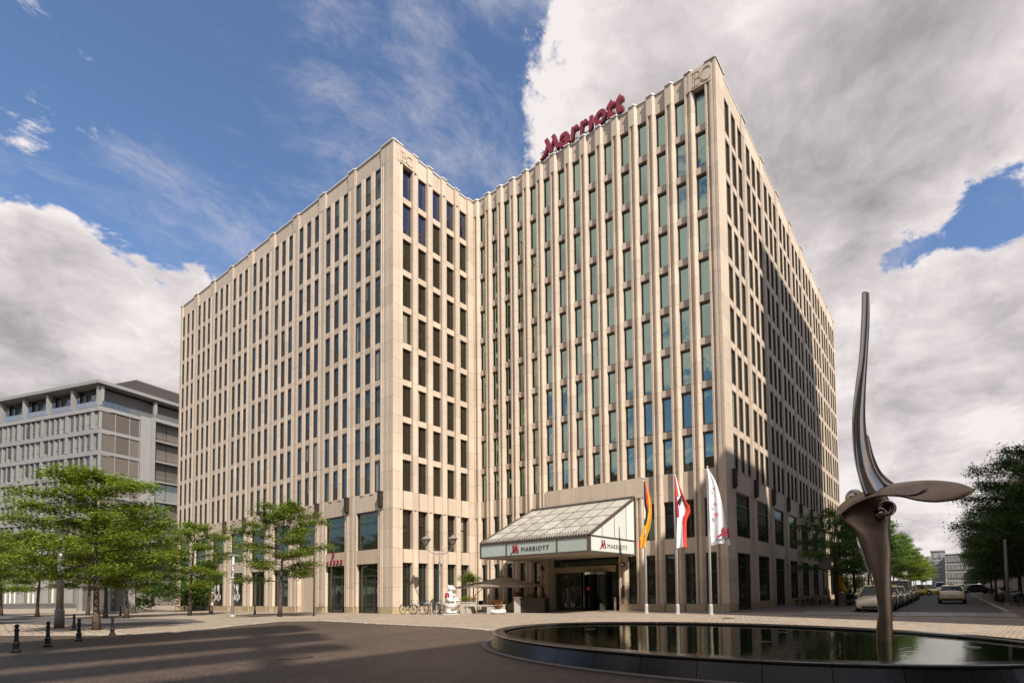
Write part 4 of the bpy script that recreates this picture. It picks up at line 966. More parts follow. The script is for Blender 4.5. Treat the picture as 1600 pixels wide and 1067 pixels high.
block('square_building', 'brown brick block behind the viewer on the far side of the square', -95, -62, -30, -44, 30, 8, brick, M['paneoff'], ['+y'], roof=cream)
block('square_building', 'beige block behind the viewer opposite the hotel entrance', -26, -58, 30, -40, 26, 7, sand, M['paneoff'], ['+y'])

# ------------------------------------------------------------------ trees
def leaf_blob(b, c, r, h, n, rs, sz):
    for _ in range(n):
        a = rs.uniform(0, 2 * pi); q = sqrt(rs.random()) * r; p = Vector((c[0] + q * cos(a), c[1] + q * sin(a), c[2] + rs.gauss(0, h) - (q / r) ** 2 * h * .8))
        az = rs.uniform(0, 2 * pi); tl = rs.gauss(0, .45); s = sz * rs.uniform(.6, 1.25)
        d = Vector((cos(az), sin(az), tl)).normalized(); e_ = Vector((-sin(az), cos(az), rs.gauss(0, .4))).normalized()
        b.add([p - d * s, p + e_ * s * .42, p + d * s, p - e_ * s * .42], [(0, 1, 2, 3)])
def tree_meshes(name, seed, H, R, hb, n_br, lm, leaf, per, tr=.14, flat=.10, lean=0.0):
    rs = random.Random(seed); tk = MB(); lf = MB()
    pts = []; n = 9
    for i in range(n + 1):
        t = i / n; pts.append(Vector((lean * t * t + .10 * sin(3 * t + seed), .10 * cos(2.3 * t + seed * 2) - .10, H * .96 * t)))
    tk.tube(pts, [tr * (1 - .86 * (i / n) ** .9) * (1.35 if i == 0 else 1) for i in range(n + 1)], 8)
    def trunk(z):
        t = max(0, min(1, z / (H * .96))) * n; i = min(n - 1, int(t)); return pts[i].lerp(pts[i + 1], t - i)
    ga = rs.random() * 6
    for k in range(n_br):
        t = (k + .3) / n_br; z = hb + (H * .97 - hb) * t ** .92; ga += 2.4 + rs.uniform(-.35, .35)
        prof = sqrt(max(0, 1 - ((t - .22) / .80) ** 2)) if t > .22 else (.72 + .28 * t / .22)
        L = R * prof * rs.uniform(.72, 1.10) + .18; up = rs.uniform(.05, .30) + .35 * t
        p0 = trunk(z - .25); d = Vector((cos(ga), sin(ga), 0)); m = 5; br = []
        for i in range(m + 1):
            s = i / m; br.append(p0 + d * L * s + Vector((-d.y, d.x, 0)) * sin(s * 3 + k) * .12 * L + Vector((0, 0, up * L * (s - .42 * s * s))))
        tk.tube(br, [tr * .34 * (1 - .8 * i / m) * (1 - .5 * t) for i in range(m + 1)], 5, cap=False)
        nsub = 3 + int(L * 1.6)
        for j in range(nsub):
            s = .28 + .72 * (j + rs.random() * .6) / nsub; i = min(m - 1, int(s * m)); q = br[i].lerp(br[i + 1], s * m - i)
            sa = ga + (1 if j % 2 else -1) * rs.uniform(.5, 1.2); sl2 = L * rs.uniform(.22, .46) * (1.15 - s * .5)
            e2 = q + Vector((cos(sa), sin(sa), rs.uniform(.0, .25))) * sl2
            tk.tube([q, (q + e2) / 2 + Vector((0, 0, .04)), e2], [tr * .11, tr * .07, tr * .03], 4, cap=False)
            for q2, rr in ((e2, .50), ((q + e2) / 2, .42), (q + Vector((0, 0, .05)), .34)):
                leaf_blob(lf, q2 + Vector((0, 0, .05)), rr * rs.uniform(.8, 1.4) * (R / 3.3) ** .5, flat, int(per * rs.uniform(.6, 1.3)), rs, leaf)
        leaf_blob(lf, br[-1], .45, flat, per, rs, leaf)
    leaf_blob(lf, pts[-1], .35, .22, per, rs, leaf)
    tm = tk.mesh('trunk', M['bark'], smooth=True); cm = lf.mesh('crown', lm, fix=False)
    return tm, cm
def crown_mat(cm, m): c = cm.copy(); c.materials.clear(); c.materials.append(m); return c
V0 = tree_meshes('t', 3, 7.95, 3.15, 2.6, 30, M['leafA'], .092, 50, .14, .135)
V1 = tree_meshes('t', 11, 8.0, 2.9, 2.5, 24, M['leafA'], .10, 40, .13, .14)
V2 = tree_meshes('t', 23, 8.6, 2.9, 2.7, 26, M['leafA'], .10, 40, .13, .14, lean=.3)
V3 = tree_meshes('t', 41, 7.9, 3.1, 2.6, 24, M['leafB'], .10, 36, .15, .18)
V4 = tree_meshes('t', 57, 12.3, 4.9, 3.0, 36, M['leafC'], .13, 38, .21, .26)
V0B = (V0[0], crown_mat(V0[1], M['leafA'])); V2B = (V2[0], crown_mat(V2[1], M['leafB'])); V1B = (V1[0], crown_mat(V1[1], M['leafB']))
def tree(V, x, y, rz, label, s=1.0, sz=None, group=None, name='street_tree'):
    t = thing(name, label, 'tree', (x, y, 0), rz, group); t.scale = (s, s, sz or s)
    link('trunk', V[0], t); link('crown', V[1], t); return t
tree_extra = True
GL, GR, GC = 'street trees left of the hotel', 'dark trees on the right pavement', 'street trees along the hotel flank'
tree(V0, -34.9, 7.75, .4, 'largest bright green tree at the kerb beside the bollards', 1.0, group=GL)
tree(V2, -40.95, 18.8, 2.2, 'bright green tree in front of the left wing, just left of the comma sign', 1.0, group=GL)
tree(V1, -53.0, 17.6, 1.0, 'slim green tree before the shop windows at the left end of the left wing', .98, group=GL)
tree(V1, -52.9, 13.2, 3.3, 'right one of two thin trunked trees before the grey wall panels', 1.0, group=GL)
tree(V2, -54.9, 12.6, 4.4, 'left one of two thin trunked trees before the grey wall panels', .93, group=GL)
tree(V0B, -66.6, 14.2, 5.0, 'green tree behind the largest tree, in front of the office plinth', .95, group=GL)
tree(V1, -67.1, 11.3, .2, 'green tree directly behind the pale grey lamp post', .97, group=GL)
tree(V2, -49.5, 4.6, 1.5, 'green tree at the very left edge, left of the pale grey lamp post', .74, group=GL)
tree(V1, -58.5, 6.2, 2.5, 'green tree behind the leftmost tree at the edge of the view', .88, group=GL)
tree(V2, -78.0, 10.5, 5.5, 'green tree farthest back at the left edge', .95, group=GL)
tree(V1, -72.0, 19.0, 5.5, 'tree behind the shrubs between office building and hotel', .8, group=GL)
tree(V3, -7.5, 44.25, 0.5, 'nearest tree on the hotel side of the street, by the grey sign post', .97, group=GC)
k_ = 0
names_ = ['second', 'third', 'fourth', 'fifth', 'sixth', 'seventh', 'eighth', 'ninth', 'tenth', 'eleventh', 'twelfth', 'thirteenth', 'fourteenth']
for i, y in enumerate((52.5, 61, 70, 80, 91, 113, 124, 136, 149, 163, 178, 195, 215)):
    tree((V3, V1B, V2B)[i % 3] if y < 85 else (V1, V2, V0)[i % 3], -7.3 + random.uniform(-.3, .3), y, i * 1.3, names_[i] + ' tree from the square on the hotel side of the street', random.uniform(.95, 1.08) * (1.0 if y < 66 else 1.10), group=GC)  # farther trees take the bright leaves: their sunlight is put into the colour
for i, y in enumerate((50, 59, 67.5, 76, 85, 94)):
    tree(V4, 5.0 + random.uniform(-.2, .2), y, i * 2.1 + .5, ('nearest', 'second', 'third', 'fourth', 'fifth', 'sixth')[i] + ' dark tree on the right pavement', (.96, .86, .80, .76, .74, .72)[i], group=GR)
for i, y in enumerate((114, 126, 140, 156, 174, 195)):
    tree(V3, 4.9, y, i * 2.1 + .5, 'green tree right of the street beyond the crossing, number ' + ('one', 'two', 'three', 'four', 'five', 'six')[i] + ' from the crossing', .62, group='small trees right of the far street')
tree(V4, -17.5, -7.0, 1.0, 'large tree added for its shade beside the viewer, outside the view on the left', .9)  # unseen trees added to cast shade over the left foreground
tree(V4, -27.0, -6.0, 2.0, 'second large tree added for its shade left of the viewer, outside the view', .9)
# shrubs and hedge
def shrub(name, label, cat, c, sx, sy, sz, n, m, leaf=.16, seed=1, rz=0):
    rs = random.Random(seed); b = MB(); cells = [(rs.uniform(-1, 1), rs.uniform(-1, 1), rs.uniform(.15, 1)) for _ in range(26)]
    for (x, y, z) in cells: leaf_blob(b, (x * sx, y * sy, z * sz), .3 * min(sx, 2.5) + .25, .18 * sz ** .5, n // 26, rs, leaf)
    o = b.build(name, m, None, fix=False); o.location = c; o.rotation_euler = (0, 0, rz); return tag(o, label, cat)
shrub('shrub', 'dark green shrubs filling the gap between grey wall panels and hotel', 'shrub', (-69.5, 23.2, 0), 2.4, 2.0, 5.6, 5200, M['leafB'], .2, 4)
shrub('shrub', 'dark bushes behind the grey wall panels at the office building', 'shrub', (-84, 21, 0), 5.0, 2.0, 6.0, 5200, M['leafC'], .24, 5)
shrub('hedge', 'clipped green hedge beyond the hotel flank', 'hedge', (-14.6, 84, 0), 6.5, 1.0, 3.0, 5200, M['leafA'], .2, 6)

# grey wall of upright panels
fw = thing('screen_wall', 'grey wall of upright metal panels and posts between office building and hotel', 'wall', (-78.5, 16.2, 0), radians(10))
for i in range(4): MB().box(i * 3.1 - .28, -.3, 0, i * 3.1 + .28, .3, 3.25).build('post', M['alu'], fw)
for i in range(3):
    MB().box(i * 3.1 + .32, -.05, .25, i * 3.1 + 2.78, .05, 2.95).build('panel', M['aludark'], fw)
MB().box(-.6, -.4, 0, 9.9, .4, .22).build('plinth', M['concrete'], fw)
# ------------------------------------------------------------------ flags
def flag(name, label, cat, pole, zt, zb, pts, nv, colfn_mats, waves, seed):
    """pts: (s, left, right) offsets along the flag direction, s from 0 top to 1 bottom"""
    rs = random.Random(seed); d = Vector((.90, .43, 0)); q = Vector((-.43, .90, 0)); P = cr(pts, 8); b = MB(); n = len(P)
    mats, fn = colfn_mats; vs = []
    for i, (s, l, r) in enumerate(P):
        for k in range(nv + 1):
            v = k / nv; x = l + (r - l) * v; w = .10 * (.3 + s) * sin(v * waves * 2 * pi + s * 4 + seed) * min(1, (r - l) * 1.5)
            vs.append(d * x + q * w + Vector((0, 0, (zt - zb) * (1 - s) + .10 * sin(v * 3) * s)))
    b.v = [tuple(v) for v in vs]
    for i in range(n - 1):
        for k in range(nv):
            a = i * (nv + 1) + k; b.f.append((a, a + 1, a + nv + 2, a + nv + 1)); b.mi.append(fn((i + .5) / (n - 1), (k + .5) / nv))
    o = b.build(name, mats, None, smooth=True, fix=False); o.location = (pole[0] + .05, pole[1] - .06, zb)
    md = o.modifiers.new('cloth_thickness', 'SOLIDIFY'); md.thickness = .012
    return tag(o, label, cat, 'flags before the hotel')
fk = mat('flag_black', (.015, .015, .017), .8); frd = mat('flag_red', (.50, .035, .02), .8); fy = mat('flag_gold', (.72, .33, .02), .8); fw_ = mat('flag_white', (.72, .71, .72), .8); fr2 = mat('flag_scarlet', (.62, .05, .03), .8); fcr = mat('flag_crimson', (.36, .01, .04), .8)
POLES = ((-16.29, 29.34, 8.6), (-13.95, 29.03, 8.6), (-11.70, 28.78, 8.6))
for i, (x, y, h) in enumerate(POLES):
    t = thing('flagpole', ('white flagpole beside the entrance canopy carrying the black, red and gold flag', 'middle white flagpole carrying the red and white flag', 'white flagpole at the building corner carrying the white hotel flag')[i], 'flagpole', (x, y, 0), 0, 'flagpoles before the hotel')
    MB().tube([(0, 0, .25), (0, 0, 4.3), (0, 0, h)], [.085, .075, .05], 12).build('pole', M['pole'], t, smooth=True)
    MB().lathe([(.16, 0), (.16, .05), (.12, .07), (.115, .55), (.09, .6)], 14).build('pole_base', M['pole'], t)
    MB().ball((0, 0, h + .05), .07, 10, 6).build('finial', M['steelgrey'], t)
    MB().tube([(.05, -.09, 1.2), (.05, -.07, 8.45)], .008, 4).build('halyard', M['greypole'], t)
flag('flag', 'drooping black, red and gold striped flag beside the canopy', 'flag', POLES[0], 8.5, 4.1,
     [(0, .0, .10), (.12, -.02, .22), (.30, -.02, .42), (.48, .08, .46), (.66, -.08, .36), (.85, -.34, .10), (1.0, -.42, -.06)], 14,
     ([fk, frd, fy], lambda s, v: (0 if (v < .50 - s * .55 and s < .42) or (.40 < s < .66 and v < .36) else (1 if (v < .95 - s * .95 and s < .5) or (s > .86 and v < .2) else 2))), 1.1, 1)
f2 = flag('flag', 'drooping red and white flag with a small black bear emblem', 'flag', POLES[1], 8.5, 3.95,
     [(0, .0, .06), (.15, -.02, .28), (.35, -.02, .62), (.48, .0, .92), (.62, .06, .66), (.80, .02, .62), (1.0, .0, .64)], 14,
     ([fr2, fw_, fcr], lambda s, v: (0 if s < .30 and v < .45 else (2 if v < .24 and s < .62 else (1 if v < .66 - (s - .45) * .35 and s < .8 else (0 if s < .72 else (1 if v < .62 else 0)))))), 1.2, 2)
f3 = flag('flag', 'large drooping white flag with dark red hotel logo at the corner', 'flag', POLES[2], 8.5, 4.0,
     [(0, -.05, .05), (.18, .0, .45), (.40, .0, .72), (.62, .02, .90), (.82, .04, 1.05), (1.0, .10, 1.22)], 14,
     ([fw_, fcr], lambda s, v: 0), 1.4, 3)
def onflag(f, me, name, x, z, dd=-.13, rot=0.0, m=None):
    d = Vector((.90, .43, 0)); q = Vector((-.43, .90, 0)); o = link(name, me, f); o.location = d * x + q * dd + Vector((0, 0, z)); o.rotation_euler = (pi / 2, rot, atan2(.43, .90)); return o
onflag(f3, logo_mesh(.62, .006, [fcr]), 'logo', .42, .52, -.16, .25)
onflag(f3, text_mesh('MARRIOTT', .17, .004, blk, offset=.004), 'lettering', .36, .28, -.17, -.06)
for z, s_ in ((1.85, .26), (2.45, .20), (3.35, .16)): onflag(f3, logo_mesh(s_, .005, [fcr]), 'logo', .2, z, -.12, .9)
# the bear emblem: body, head and four limbs as one small silhouette
bb = MB()
for c, rx, rz_ in (((0, 0), .10, .17), ((.02, .22), .08, .08), ((.11, .20), .05, .035), ((.12, .08), .09, .03), ((.12, -.03), .09, .03), ((-.04, -.20), .05, .10), ((.08, -.20), .05, .10)):
    n = 12; bb.prism([(c[0] + rx * cos(2 * pi * i / n), c[1] + rz_ * sin(2 * pi * i / n)) for i in range(n)], -.004, .004)
onflag(f2, bb.mesh('bear_emblem', fk), 'bear_emblem', .26, 2.98, -.10, .3)

# ------------------------------------------------------------------ lamps, bollards, signs
def double_lamp(x, y, label):
    t = thing('street_lamp', label, 'street lamp', (x, y, 0), radians(33))
    MB().tube([(0, 0, 0), (0, 0, .9), (0, 0, .95), (0, 0, 4.55)], [.11, .105, .075, .05], 10).build('pole', M['greypole'], t, smooth=True)
    b = MB(); b.tube([(0, 0, 2.9), (0, 0, 3.2)], .085, 8); b.tube([(0, 0, 3.75), (0, 0, 3.85)], .08, 8); b.build('collar', M['greypole'], t)
    for s in (-1, 1):
        b = MB(); b.tube([(0, 0, 4.45), (s * .25, 0, 4.42), (s * .62, 0, 4.55), (s * .92, 0, 4.85), (s * 1.0, 0, 5.12)], .032, 6); b.tube([(s * .15, 0, 4.5), (s * .5, 0, 4.95), (s * .9, 0, 5.0)], .014, 5); b.build('arm', M['greypole'], t)
        c = (s * 1.0, 0, 5.1)
        ln = MB().lathe([(.05, 0), (.12, .06), (.15, .1), (.30, .42), (.32, .44)], 14, c).build('lantern', mat('lantern_glass', (.17, .15, .125), .2, coat=.4) if s < 0 else bpy.data.materials['lantern_glass'], t)
        MB().lathe([(.36, .44), (.37, .48), (.24, .60), (.08, .66), (.03, .76), (.0, .78)], 14, c).build('lantern_cap', M['greypole'], ln)
    return t
double_lamp(-31.9, 25.83, 'two armed lantern lamp post between the bicycles and the white bear')
t = thing('lamp_post', 'thick pale grey lamp post at the kerb on the left', 'lamp post', (-39.6, 7.35, 0))
MB().tube([(0, 0, 0), (0, 0, 1.0)], [.21, .19], 16).build('post_base', M['greypole'], t, smooth=True); MB().tube([(0, 0, 1.0), (0, 0, 4.9)], [.15, .12], 14).build('pole', M['alu'], t, smooth=True)
MB().lathe([(.17, 0), (.3, .3), (.34, .6), (.2, .7)], 14, (0, 0, 4.85)).build('lamp_head', M['greypole'], t)
def slim(x, y, h, r, label, cat='post', name='pole', head=None, m=None):
    t = thing(name, label, cat, (x, y, 0)); MB().tube([(0, 0, 0), (0, 0, h)], [r, r * .8], 10).build('pole', m or M['greypole'], t, smooth=True)
    MB().lathe([(r * 1.8, 0), (r * 1.7, .12), (r, .16)], 12).build('foot', m or M['greypole'], t)
    if head == 'sign': MB().box(-.36, -.02, h - 1.05, .36, .02, h - .1).build('sign_panel', M['greypole'], t).rotation_euler = (0, 0, radians(30))
    if head == 'lamp': MB().box(-.1, -.35, h - .02, .1, .35, h + .1).build('lamp_head', M['greypole'], t)
    return t
slim(-45.4, 17.6, 4.6, .10, 'slender pale lamp pole between the two trees before the left wing', 'lamp post', 'lamp_post', 'lamp', M['pole'])
slim(-38.9, 20.25, 6.0, .045, 'thin dark pole at the kerb right of the tree before the left wing', 'pole', 'thin_pole', None, M['bronze'])
slim(-7.85, 42.6, 3.9, .07, 'grey sign post with a rectangular panel before the nearest street tree', 'sign', 'sign_post', 'sign')
slim(-7.25, 43.1, 3.2, .06, 'rusty thin post right behind the grey sign post', 'post', 'sign_post', None, M['bronze'])
slim(-8.6, 68.4, 3.4, .06, 'white pole behind the first taxi', 'post', 'pole', 'lamp', M['pole'])
slim(3.3, 45.8, 4.6, .12, 'grey pole between the motorcycles on the right pavement', 'pole', 'pole', None)
slim(4.4, 101, 4.2, .10, 'reddish post at the far crossing on the right', 'post', 'pole', None, M['bronze'])
slim(-6.0, 96, 4.2, .06, 'traffic sign post at the far crossing on the left', 'sign', 'sign_post', 'sign')
def bollard(x, y, label, lean=0.0, first=[None]):
    if first[0] is None:
        t = thing('bollard', label, 'bollard', (x, y, 0), 0, 'iron bollards at the left kerb')
        MB().lathe([(.11, 0), (.11, .06), (.075, .10), (.07, .22), (.085, .24), (.085, .27), (.055, .31), (.05, .40)], 12).build('bollard_base', M['black'], t, smooth=False)
        MB().lathe([(.048, .40), (.043, .62), (.06, .63), (.06, .67), (.04, .69), (.038, .73), (.052, .76), (.043, .81), (.0, .83)], 12).build('shaft', M['black'], t)
        first[0] = t
    else: t = copy_tree(first[0], (x, y, 0), 0, label)
    t.rotation_euler = (lean, lean * .7, 0); return t
for x, y, l in ((-22.9, 3.38, 'nearest black bollard at the bottom left corner'), (-24.57, 4.31, 'second black bollard from the left corner'), (-26.66, 5.46, 'third black bollard, left of the largest tree trunk'), (-35.52, 7.09, 'black bollard behind, right beside the pale grey lamp post'), (-29.26, 6.99, 'black bollard just right of the largest tree trunk')): bollard(x, y, l)
for x, y, l in ((-49.28, 20.75, 'thin dark bollard before the left wing, right of the slender pole'), (-55.6, 19.8, 'left one of two leaning bollards before the shop windows'), (-52.9, 19.0, 'right one of two leaning bollards before the shop windows'), (-61.5, 15.2, 'small pale footed bollard right of the grey wall panels')): bollard(x, y, l, .08 if 'leaning' in l else 0)

# ------------------------------------------------------------------ bicycles
def wheel_mb(r, w, seg=28):
    b = MB(); rg = []
    for i in range(seg + 1):
        a = 2 * pi * i / seg; c = Vector((r * cos(a), 0, r * sin(a))); e_ = Vector((cos(a), 0, sin(a)))
        rg.append([c + e_ * w * cos(2 * pi * k / 6) + Vector((0, 1, 0)) * w * sin(2 * pi * k / 6) for k in range(6)])
    return b.loft(rg, cap=False)
def bike(x, y, rz, label, fm, first=[None]):
    t = thing('bicycle', label, 'bicycle', (x, y, 0), rz, 'bicycles parked against the hotel wall')
    if first[0] is None:
        ty = wheel_mb(.33, .022).mesh('wheel', M['rubber']); sp = MB()
        for i in range(14): a = 2 * pi * i / 14; sp.tube([(.03 * cos(a), .02, .03 * sin(a)), (.31 * cos(a), 0, .31 * sin(a))], .0035, 3)
        sp.tube([(0, -.05, 0), (0, .05, 0)], .025, 8); first[0] = (ty, sp.mesh('spokes', M['black']))
    ty, sp = first[0]
    for wx in (-.53, .53): w_ = link('wheel', ty, t, (wx, 0, .35)); link('spokes', sp, w_)
    b = MB(); BBk, ST, HT, HB = (-.07, 0, .29), (-.22, 0, .86), (.36, 0, .86), (.40, 0, .70)
    for a, c, r_ in ((BBk, ST, .018), (BBk, HB, .020), (ST, HT, .016), (HT, HB, .022), (BBk, (-.53, .04, .35), .011), (BBk, (-.53, -.04, .35), .011), ((-.19, 0, .78), (-.53, .04, .35), .010), ((-.19, 0, .78), (-.53, -.04, .35), .010), (HB, (.53, .05, .35), .013), (HB, (.53, -.05, .35), .013)): b.tube([a, c], r_, 6)
    b.build('frame', fm, t)
    MB().tube([(-.22, 0, .86), (-.24, 0, .96)], .014, 6).build('seat_post', M['chrome'], t); MB().add([(-.38, -.08, .97), (-.38, .08, .97), (-.12, .03, .98), (-.12, -.03, .98), (-.36, -.07, 1.01), (-.36, .07, 1.01), (-.12, .02, 1.0), (-.12, -.02, 1.0)], [(0, 3, 2, 1), (4, 5, 6, 7), (0, 1, 5, 4), (1, 2, 6, 5), (2, 3, 7, 6), (3, 0, 4, 7)]).build('saddle', M['black'], t)
    MB().tube([(.36, 0, .86), (.34, 0, 1.0)], .014, 6).tube([(.24, -.28, 1.04), (.36, -.2, 1.03), (.36, .2, 1.03), (.24, .28, 1.04)], .013, 6).build('handlebar', M['black'], t)
    MB().tube([(-.07, -.06, .29), (-.07, .06, .29)], .05, 10).tube([(-.07, .06, .29), (.06, .07, .18)], .01, 5).tube([(-.07, -.06, .29), (-.2, -.07, .40)], .01, 5).build('crank', M['steelgrey'], t)
    for sx, nm in ((-.53, 'rear_mudguard'), (.53, 'front_mudguard')):
        MB().tube([(sx + .37 * cos(a), 0, .35 + .37 * sin(a)) for a in [radians(20 + 14 * i) for i in range(11)]], .016, 5).build(nm, M['black'], t)
    return t
fm_ = [mat('bike_frame_dark', (.02, .02, .025), .35), mat('bike_frame_green', (.05, .10, .09), .35), mat('bike_frame_grey', (.12, .12, .12), .3)]
bike(-33.75, 24.45, .15, 'leftmost bicycle on the kerb at the hotel corner', fm_[0]); bike(-32.45, 24.6, .75, 'second bicycle from the hotel corner with a raised handlebar', fm_[2])
bike(-31.55, 24.85, .9, 'third bicycle from the hotel corner', fm_[0]); bike(-30.75, 25.2, .35, 'fourth bicycle, with its wheel behind the lamp post', fm_[1]); bike(-30.35, 26.0, .6, 'dark bicycle half hidden behind the white bear', fm_[0])
bike(3.9, 44.2, 1.2, 'dark bicycle leaning at the right pavement lamp pole', fm_[0])
for i, (x, y) in enumerate(((-33.1, 24.3), (-31.95, 24.5), (-30.95, 24.75))):
    tag(MB().tube([(0, 0, 0), (0, 0, .72), (.06, .02, .8), (.5, .18, .8), (.56, .2, .72), (.56, .2, 0)], .024, 6).build('bike_rack', M['pole']), ('bicycle stand beside the leftmost bicycle', 'middle bicycle stand of the three', 'bicycle stand nearest the lamp post')[i], 'bike rack', 'bicycle stands').location = (x, y, 0)

# ------------------------------------------------------------------ white bear statue
bear = thing('bear_statue', 'white standing bear statue with a red sleeve in front of the hotel', 'statue', (-29.26, 24.62, 0), radians(98))
MB().lathe([(.62, 0), (.62, .05), (.55, .07)], 20).build('plinth', M['concrete'], bear)
b = MB()                                        # faces -y locally, head turned
for c, r_, s3 in (((0, 0, .92), .40, (1.0, .92, 1.15)), ((0, -.02, .70), .44, (1.0, .95, .9)), ((0, .02, 1.30), .33, (1.05, .85, 1.0)), ((0, -.03, 1.62), .20, (1, 1, 1)), ((0, -.06, 1.82), .25, (1.0, 1.05, .92)), ((0, -.30, 1.77), .13, (1.0, 1.3, .75)), ((0, -.42, 1.78), .07, (1, 1, .8)),
                  ((-.17, .04, 2.02), .075, (1, .6, 1)), ((.17, .04, 2.02), .075, (1, .6, 1))): b.ball(c, r_, 18, 12, s3)
for s in (-1, 1):
    b.loft([[Vector((s * .20 + .17 * cos(a), .02 + .18 * sin(a), z)) for a in [2 * pi * k / 12 for k in range(12)]] for z in (.12, .35, .6, .8)])
    b.ball((s * .21, -.12, .17), .17, 14, 8, (1.0, 1.5, .62))
    b.tube([(s * .30, -.02, 1.42), (s * .44, -.08, 1.18), (s * .40, -.28, .98), (s * .22, -.42, 1.0)], [.125, .125, .11, .10], 10); b.ball((s * .20, -.44, 1.0), .115, 10, 7)
body = b.build('body', mat('white_gloss_fibreglass', (.60, .585, .56), .3, nscale=6, namp=.03, coat=.4), bear, smooth=True)
rm = body.modifiers.new('merge_surface', 'REMESH'); rm.mode = 'VOXEL'; rm.voxel_size = .03; rm.use_smooth_shade = True
sm = body.modifiers.new('soften', 'SMOOTH'); sm.iterations = 6; sm.factor = .5
MB().tube([(-.335, -.02, 1.47), (-.43, -.07, 1.24), (-.455, -.11, 1.16)], [.15, .155, .15], 12).build('sleeve', M['red'], bear, smooth=True)
for s in (-1, 1): MB().ball((s * .10, -.275, 1.87), .028, 8, 6).build('eye', M['black'], bear)
MB().ball((0, -.485, 1.80), .035, 8, 6).build('nose', M['black'], bear)
link('lettering', text_mesh('Marriott', .13, .006, M['red'], offset=.004, align='CENTER'), bear, (0, -.385, 1.22), rot=(radians(80), 0, 0))

# ------------------------------------------------------------------ terrace: parasol, tables, planters, bench
par = thing('parasol', 'wide taupe cantilever parasol over the hotel terrace', 'parasol', (-31.6, 28.9, 0), radians(20))
b = MB(); MB().box(-.5, -.5, 0, .5, .5, .1).build('foot', M['concrete'], par)
MB().tube([(0, 0, .1), (-.05, 0, 2.75)], .05, 8).build('mast', M['bronze'], par); MB().tube([(-.05, 0, 2.7), (1.4, .0, 2.45), (2.6, 0, 2.78)], .03, 6).tube([(.0, 0, 1.2), (1.5, 0, 2.45)], .025, 6).build('arm', M['bronze'], par)
cx0 = (2.6, 0); apex = (2.6, 0, 2.72); cor = [(cx0[0] + 2.75 * sx, 2.75 * sy, 1.92) for sx, sy in ((-1, -1), (0, -1.02), (1, -1), (1.02, 0), (1, 1), (0, 1.02), (-1, 1), (-1.02, 0))]
cor = [(x, y, z + (.09 if i % 2 else 0)) for i, (x, y, z) in enumerate(cor)]
vs = [apex] + cor + [(x, y, z - .1) for x, y, z in cor]; fs = [(0, 1 + i, 1 + (i + 1) % 8) for i in range(8)] + [(1 + i, 9 + i, 9 + (i + 1) % 8, 1 + (i + 1) % 8) for i in range(8)]
MB().add(vs, fs).build('canopy', M['parasol'], par, fix=False)
for i, c in enumerate(cor):
    if True: MB().tube([(apex[0], apex[1], apex[2] - .05), (c[0], c[1], c[2] - .04)], .012, 4).build('rib', M['bronze'], par)
def chair_table(x, y, i):
    t = thing('terrace_table', ('round terrace table near the parasol mast', 'round terrace table under the middle of the parasol', 'round terrace table beside the brown planter')[i], 'table', (x, y, 0), i, 'terrace tables')
    MB().lathe([(.36, .70), (.36, .73), (.1, .735)], 18).build('tabletop', M['black'], t); MB().tube([(0, 0, .02), (0, 0, .70)], .03, 6).build('stem', M['black'], t); MB().lathe([(.22, 0), (.2, .03), (.03, .05)], 12).build('foot', M['black'], t)
    for k in range(2):
        a = i * 1.1 + k * pi; c = thing('terrace_chair', ('woven dark chair %s of the table %s' % (('in front', 'at the back')[k], ('near the parasol mast', 'under the middle of the parasol', 'beside the brown planter')[i])), 'chair', (x + .62 * cos(a), y + .62 * sin(a), 0), a + pi / 2 + pi, 'terrace chairs')
        MB().box(-.22, -.22, .42, .22, .22, .46).build('seat', M['black'], c); MB().loft([[Vector((-.23, -.23, z)), Vector((.23, -.23, z)), Vector((.22, -.20, z)), Vector((-.22, -.20, z))] for z in (.46, .85)]).build('backrest', M['black'], c)
        for sx in (-.2, .2):
            for sy in (-.2, .2): MB().tube([(sx, sy, 0), (sx, sy, .42)], .014, 5).build('leg', M['steelgrey'], c)
for i, (x, y) in enumerate(((-32.4, 30.0), (-30.2, 30.2), (-28.2, 30.4))): chair_table(x, y, i)
def flowers(cx, cy, cz, sx, sy, n, m, seed):
    rs = random.Random(seed); b = MB()
    for _ in range(9): leaf_blob(b, (cx + rs.uniform(-sx, sx), cy + rs.uniform(-sy, sy), cz + rs.uniform(0, .22)), .2, .07, n // 9, rs, .06)
    return b
def planter(x, y, w, d, h, m, label, fl, seed, rz=0.3, cat='planter'):
    t = thing('planter', label, cat, (x, y, 0), rz)
    b = MB(); b.box(-w / 2, -d / 2, 0, w / 2, d / 2, h - .08); b.build('box', m, t)
    b = MB(); b.box(-w / 2 - .03, -d / 2 - .03, h - .08, w / 2 + .03, -d / 2 + .06, h); b.box(-w / 2 - .03, d / 2 - .06, h - .08, w / 2 + .03, d / 2 + .03, h); b.box(-w / 2 - .03, -d / 2 + .06, h - .08, -w / 2 + .06, d / 2 - .06, h); b.box(w / 2 - .06, -d / 2 + .06, h - .08, w / 2 + .03, d / 2 - .06, h); b.build('rim', m, t)
    MB().box(-w / 2 + .06, -d / 2 + .06, h - .08, w / 2 - .06, d / 2 - .06, h - .03).build('soil', M['soil'], t)
    for k, m2 in enumerate(fl): flowers(0, 0, h + .1, w * .42, d * .4, 420, m2, seed + k).build('plants', m2, t, fix=False)
    return t
planter(-29.55, 26.5, .85, .85, .85, M['concrete'], 'square stone planter with orange flowers right of the bear', [M['flower'], M['leafB']], 3)
planter(-27.25, 27.0, 1.0, .85, .62, M['concrete'], 'low stone planter with dark red flowers at the right end of the bench', [M['leafD'], M['flower']], 5)
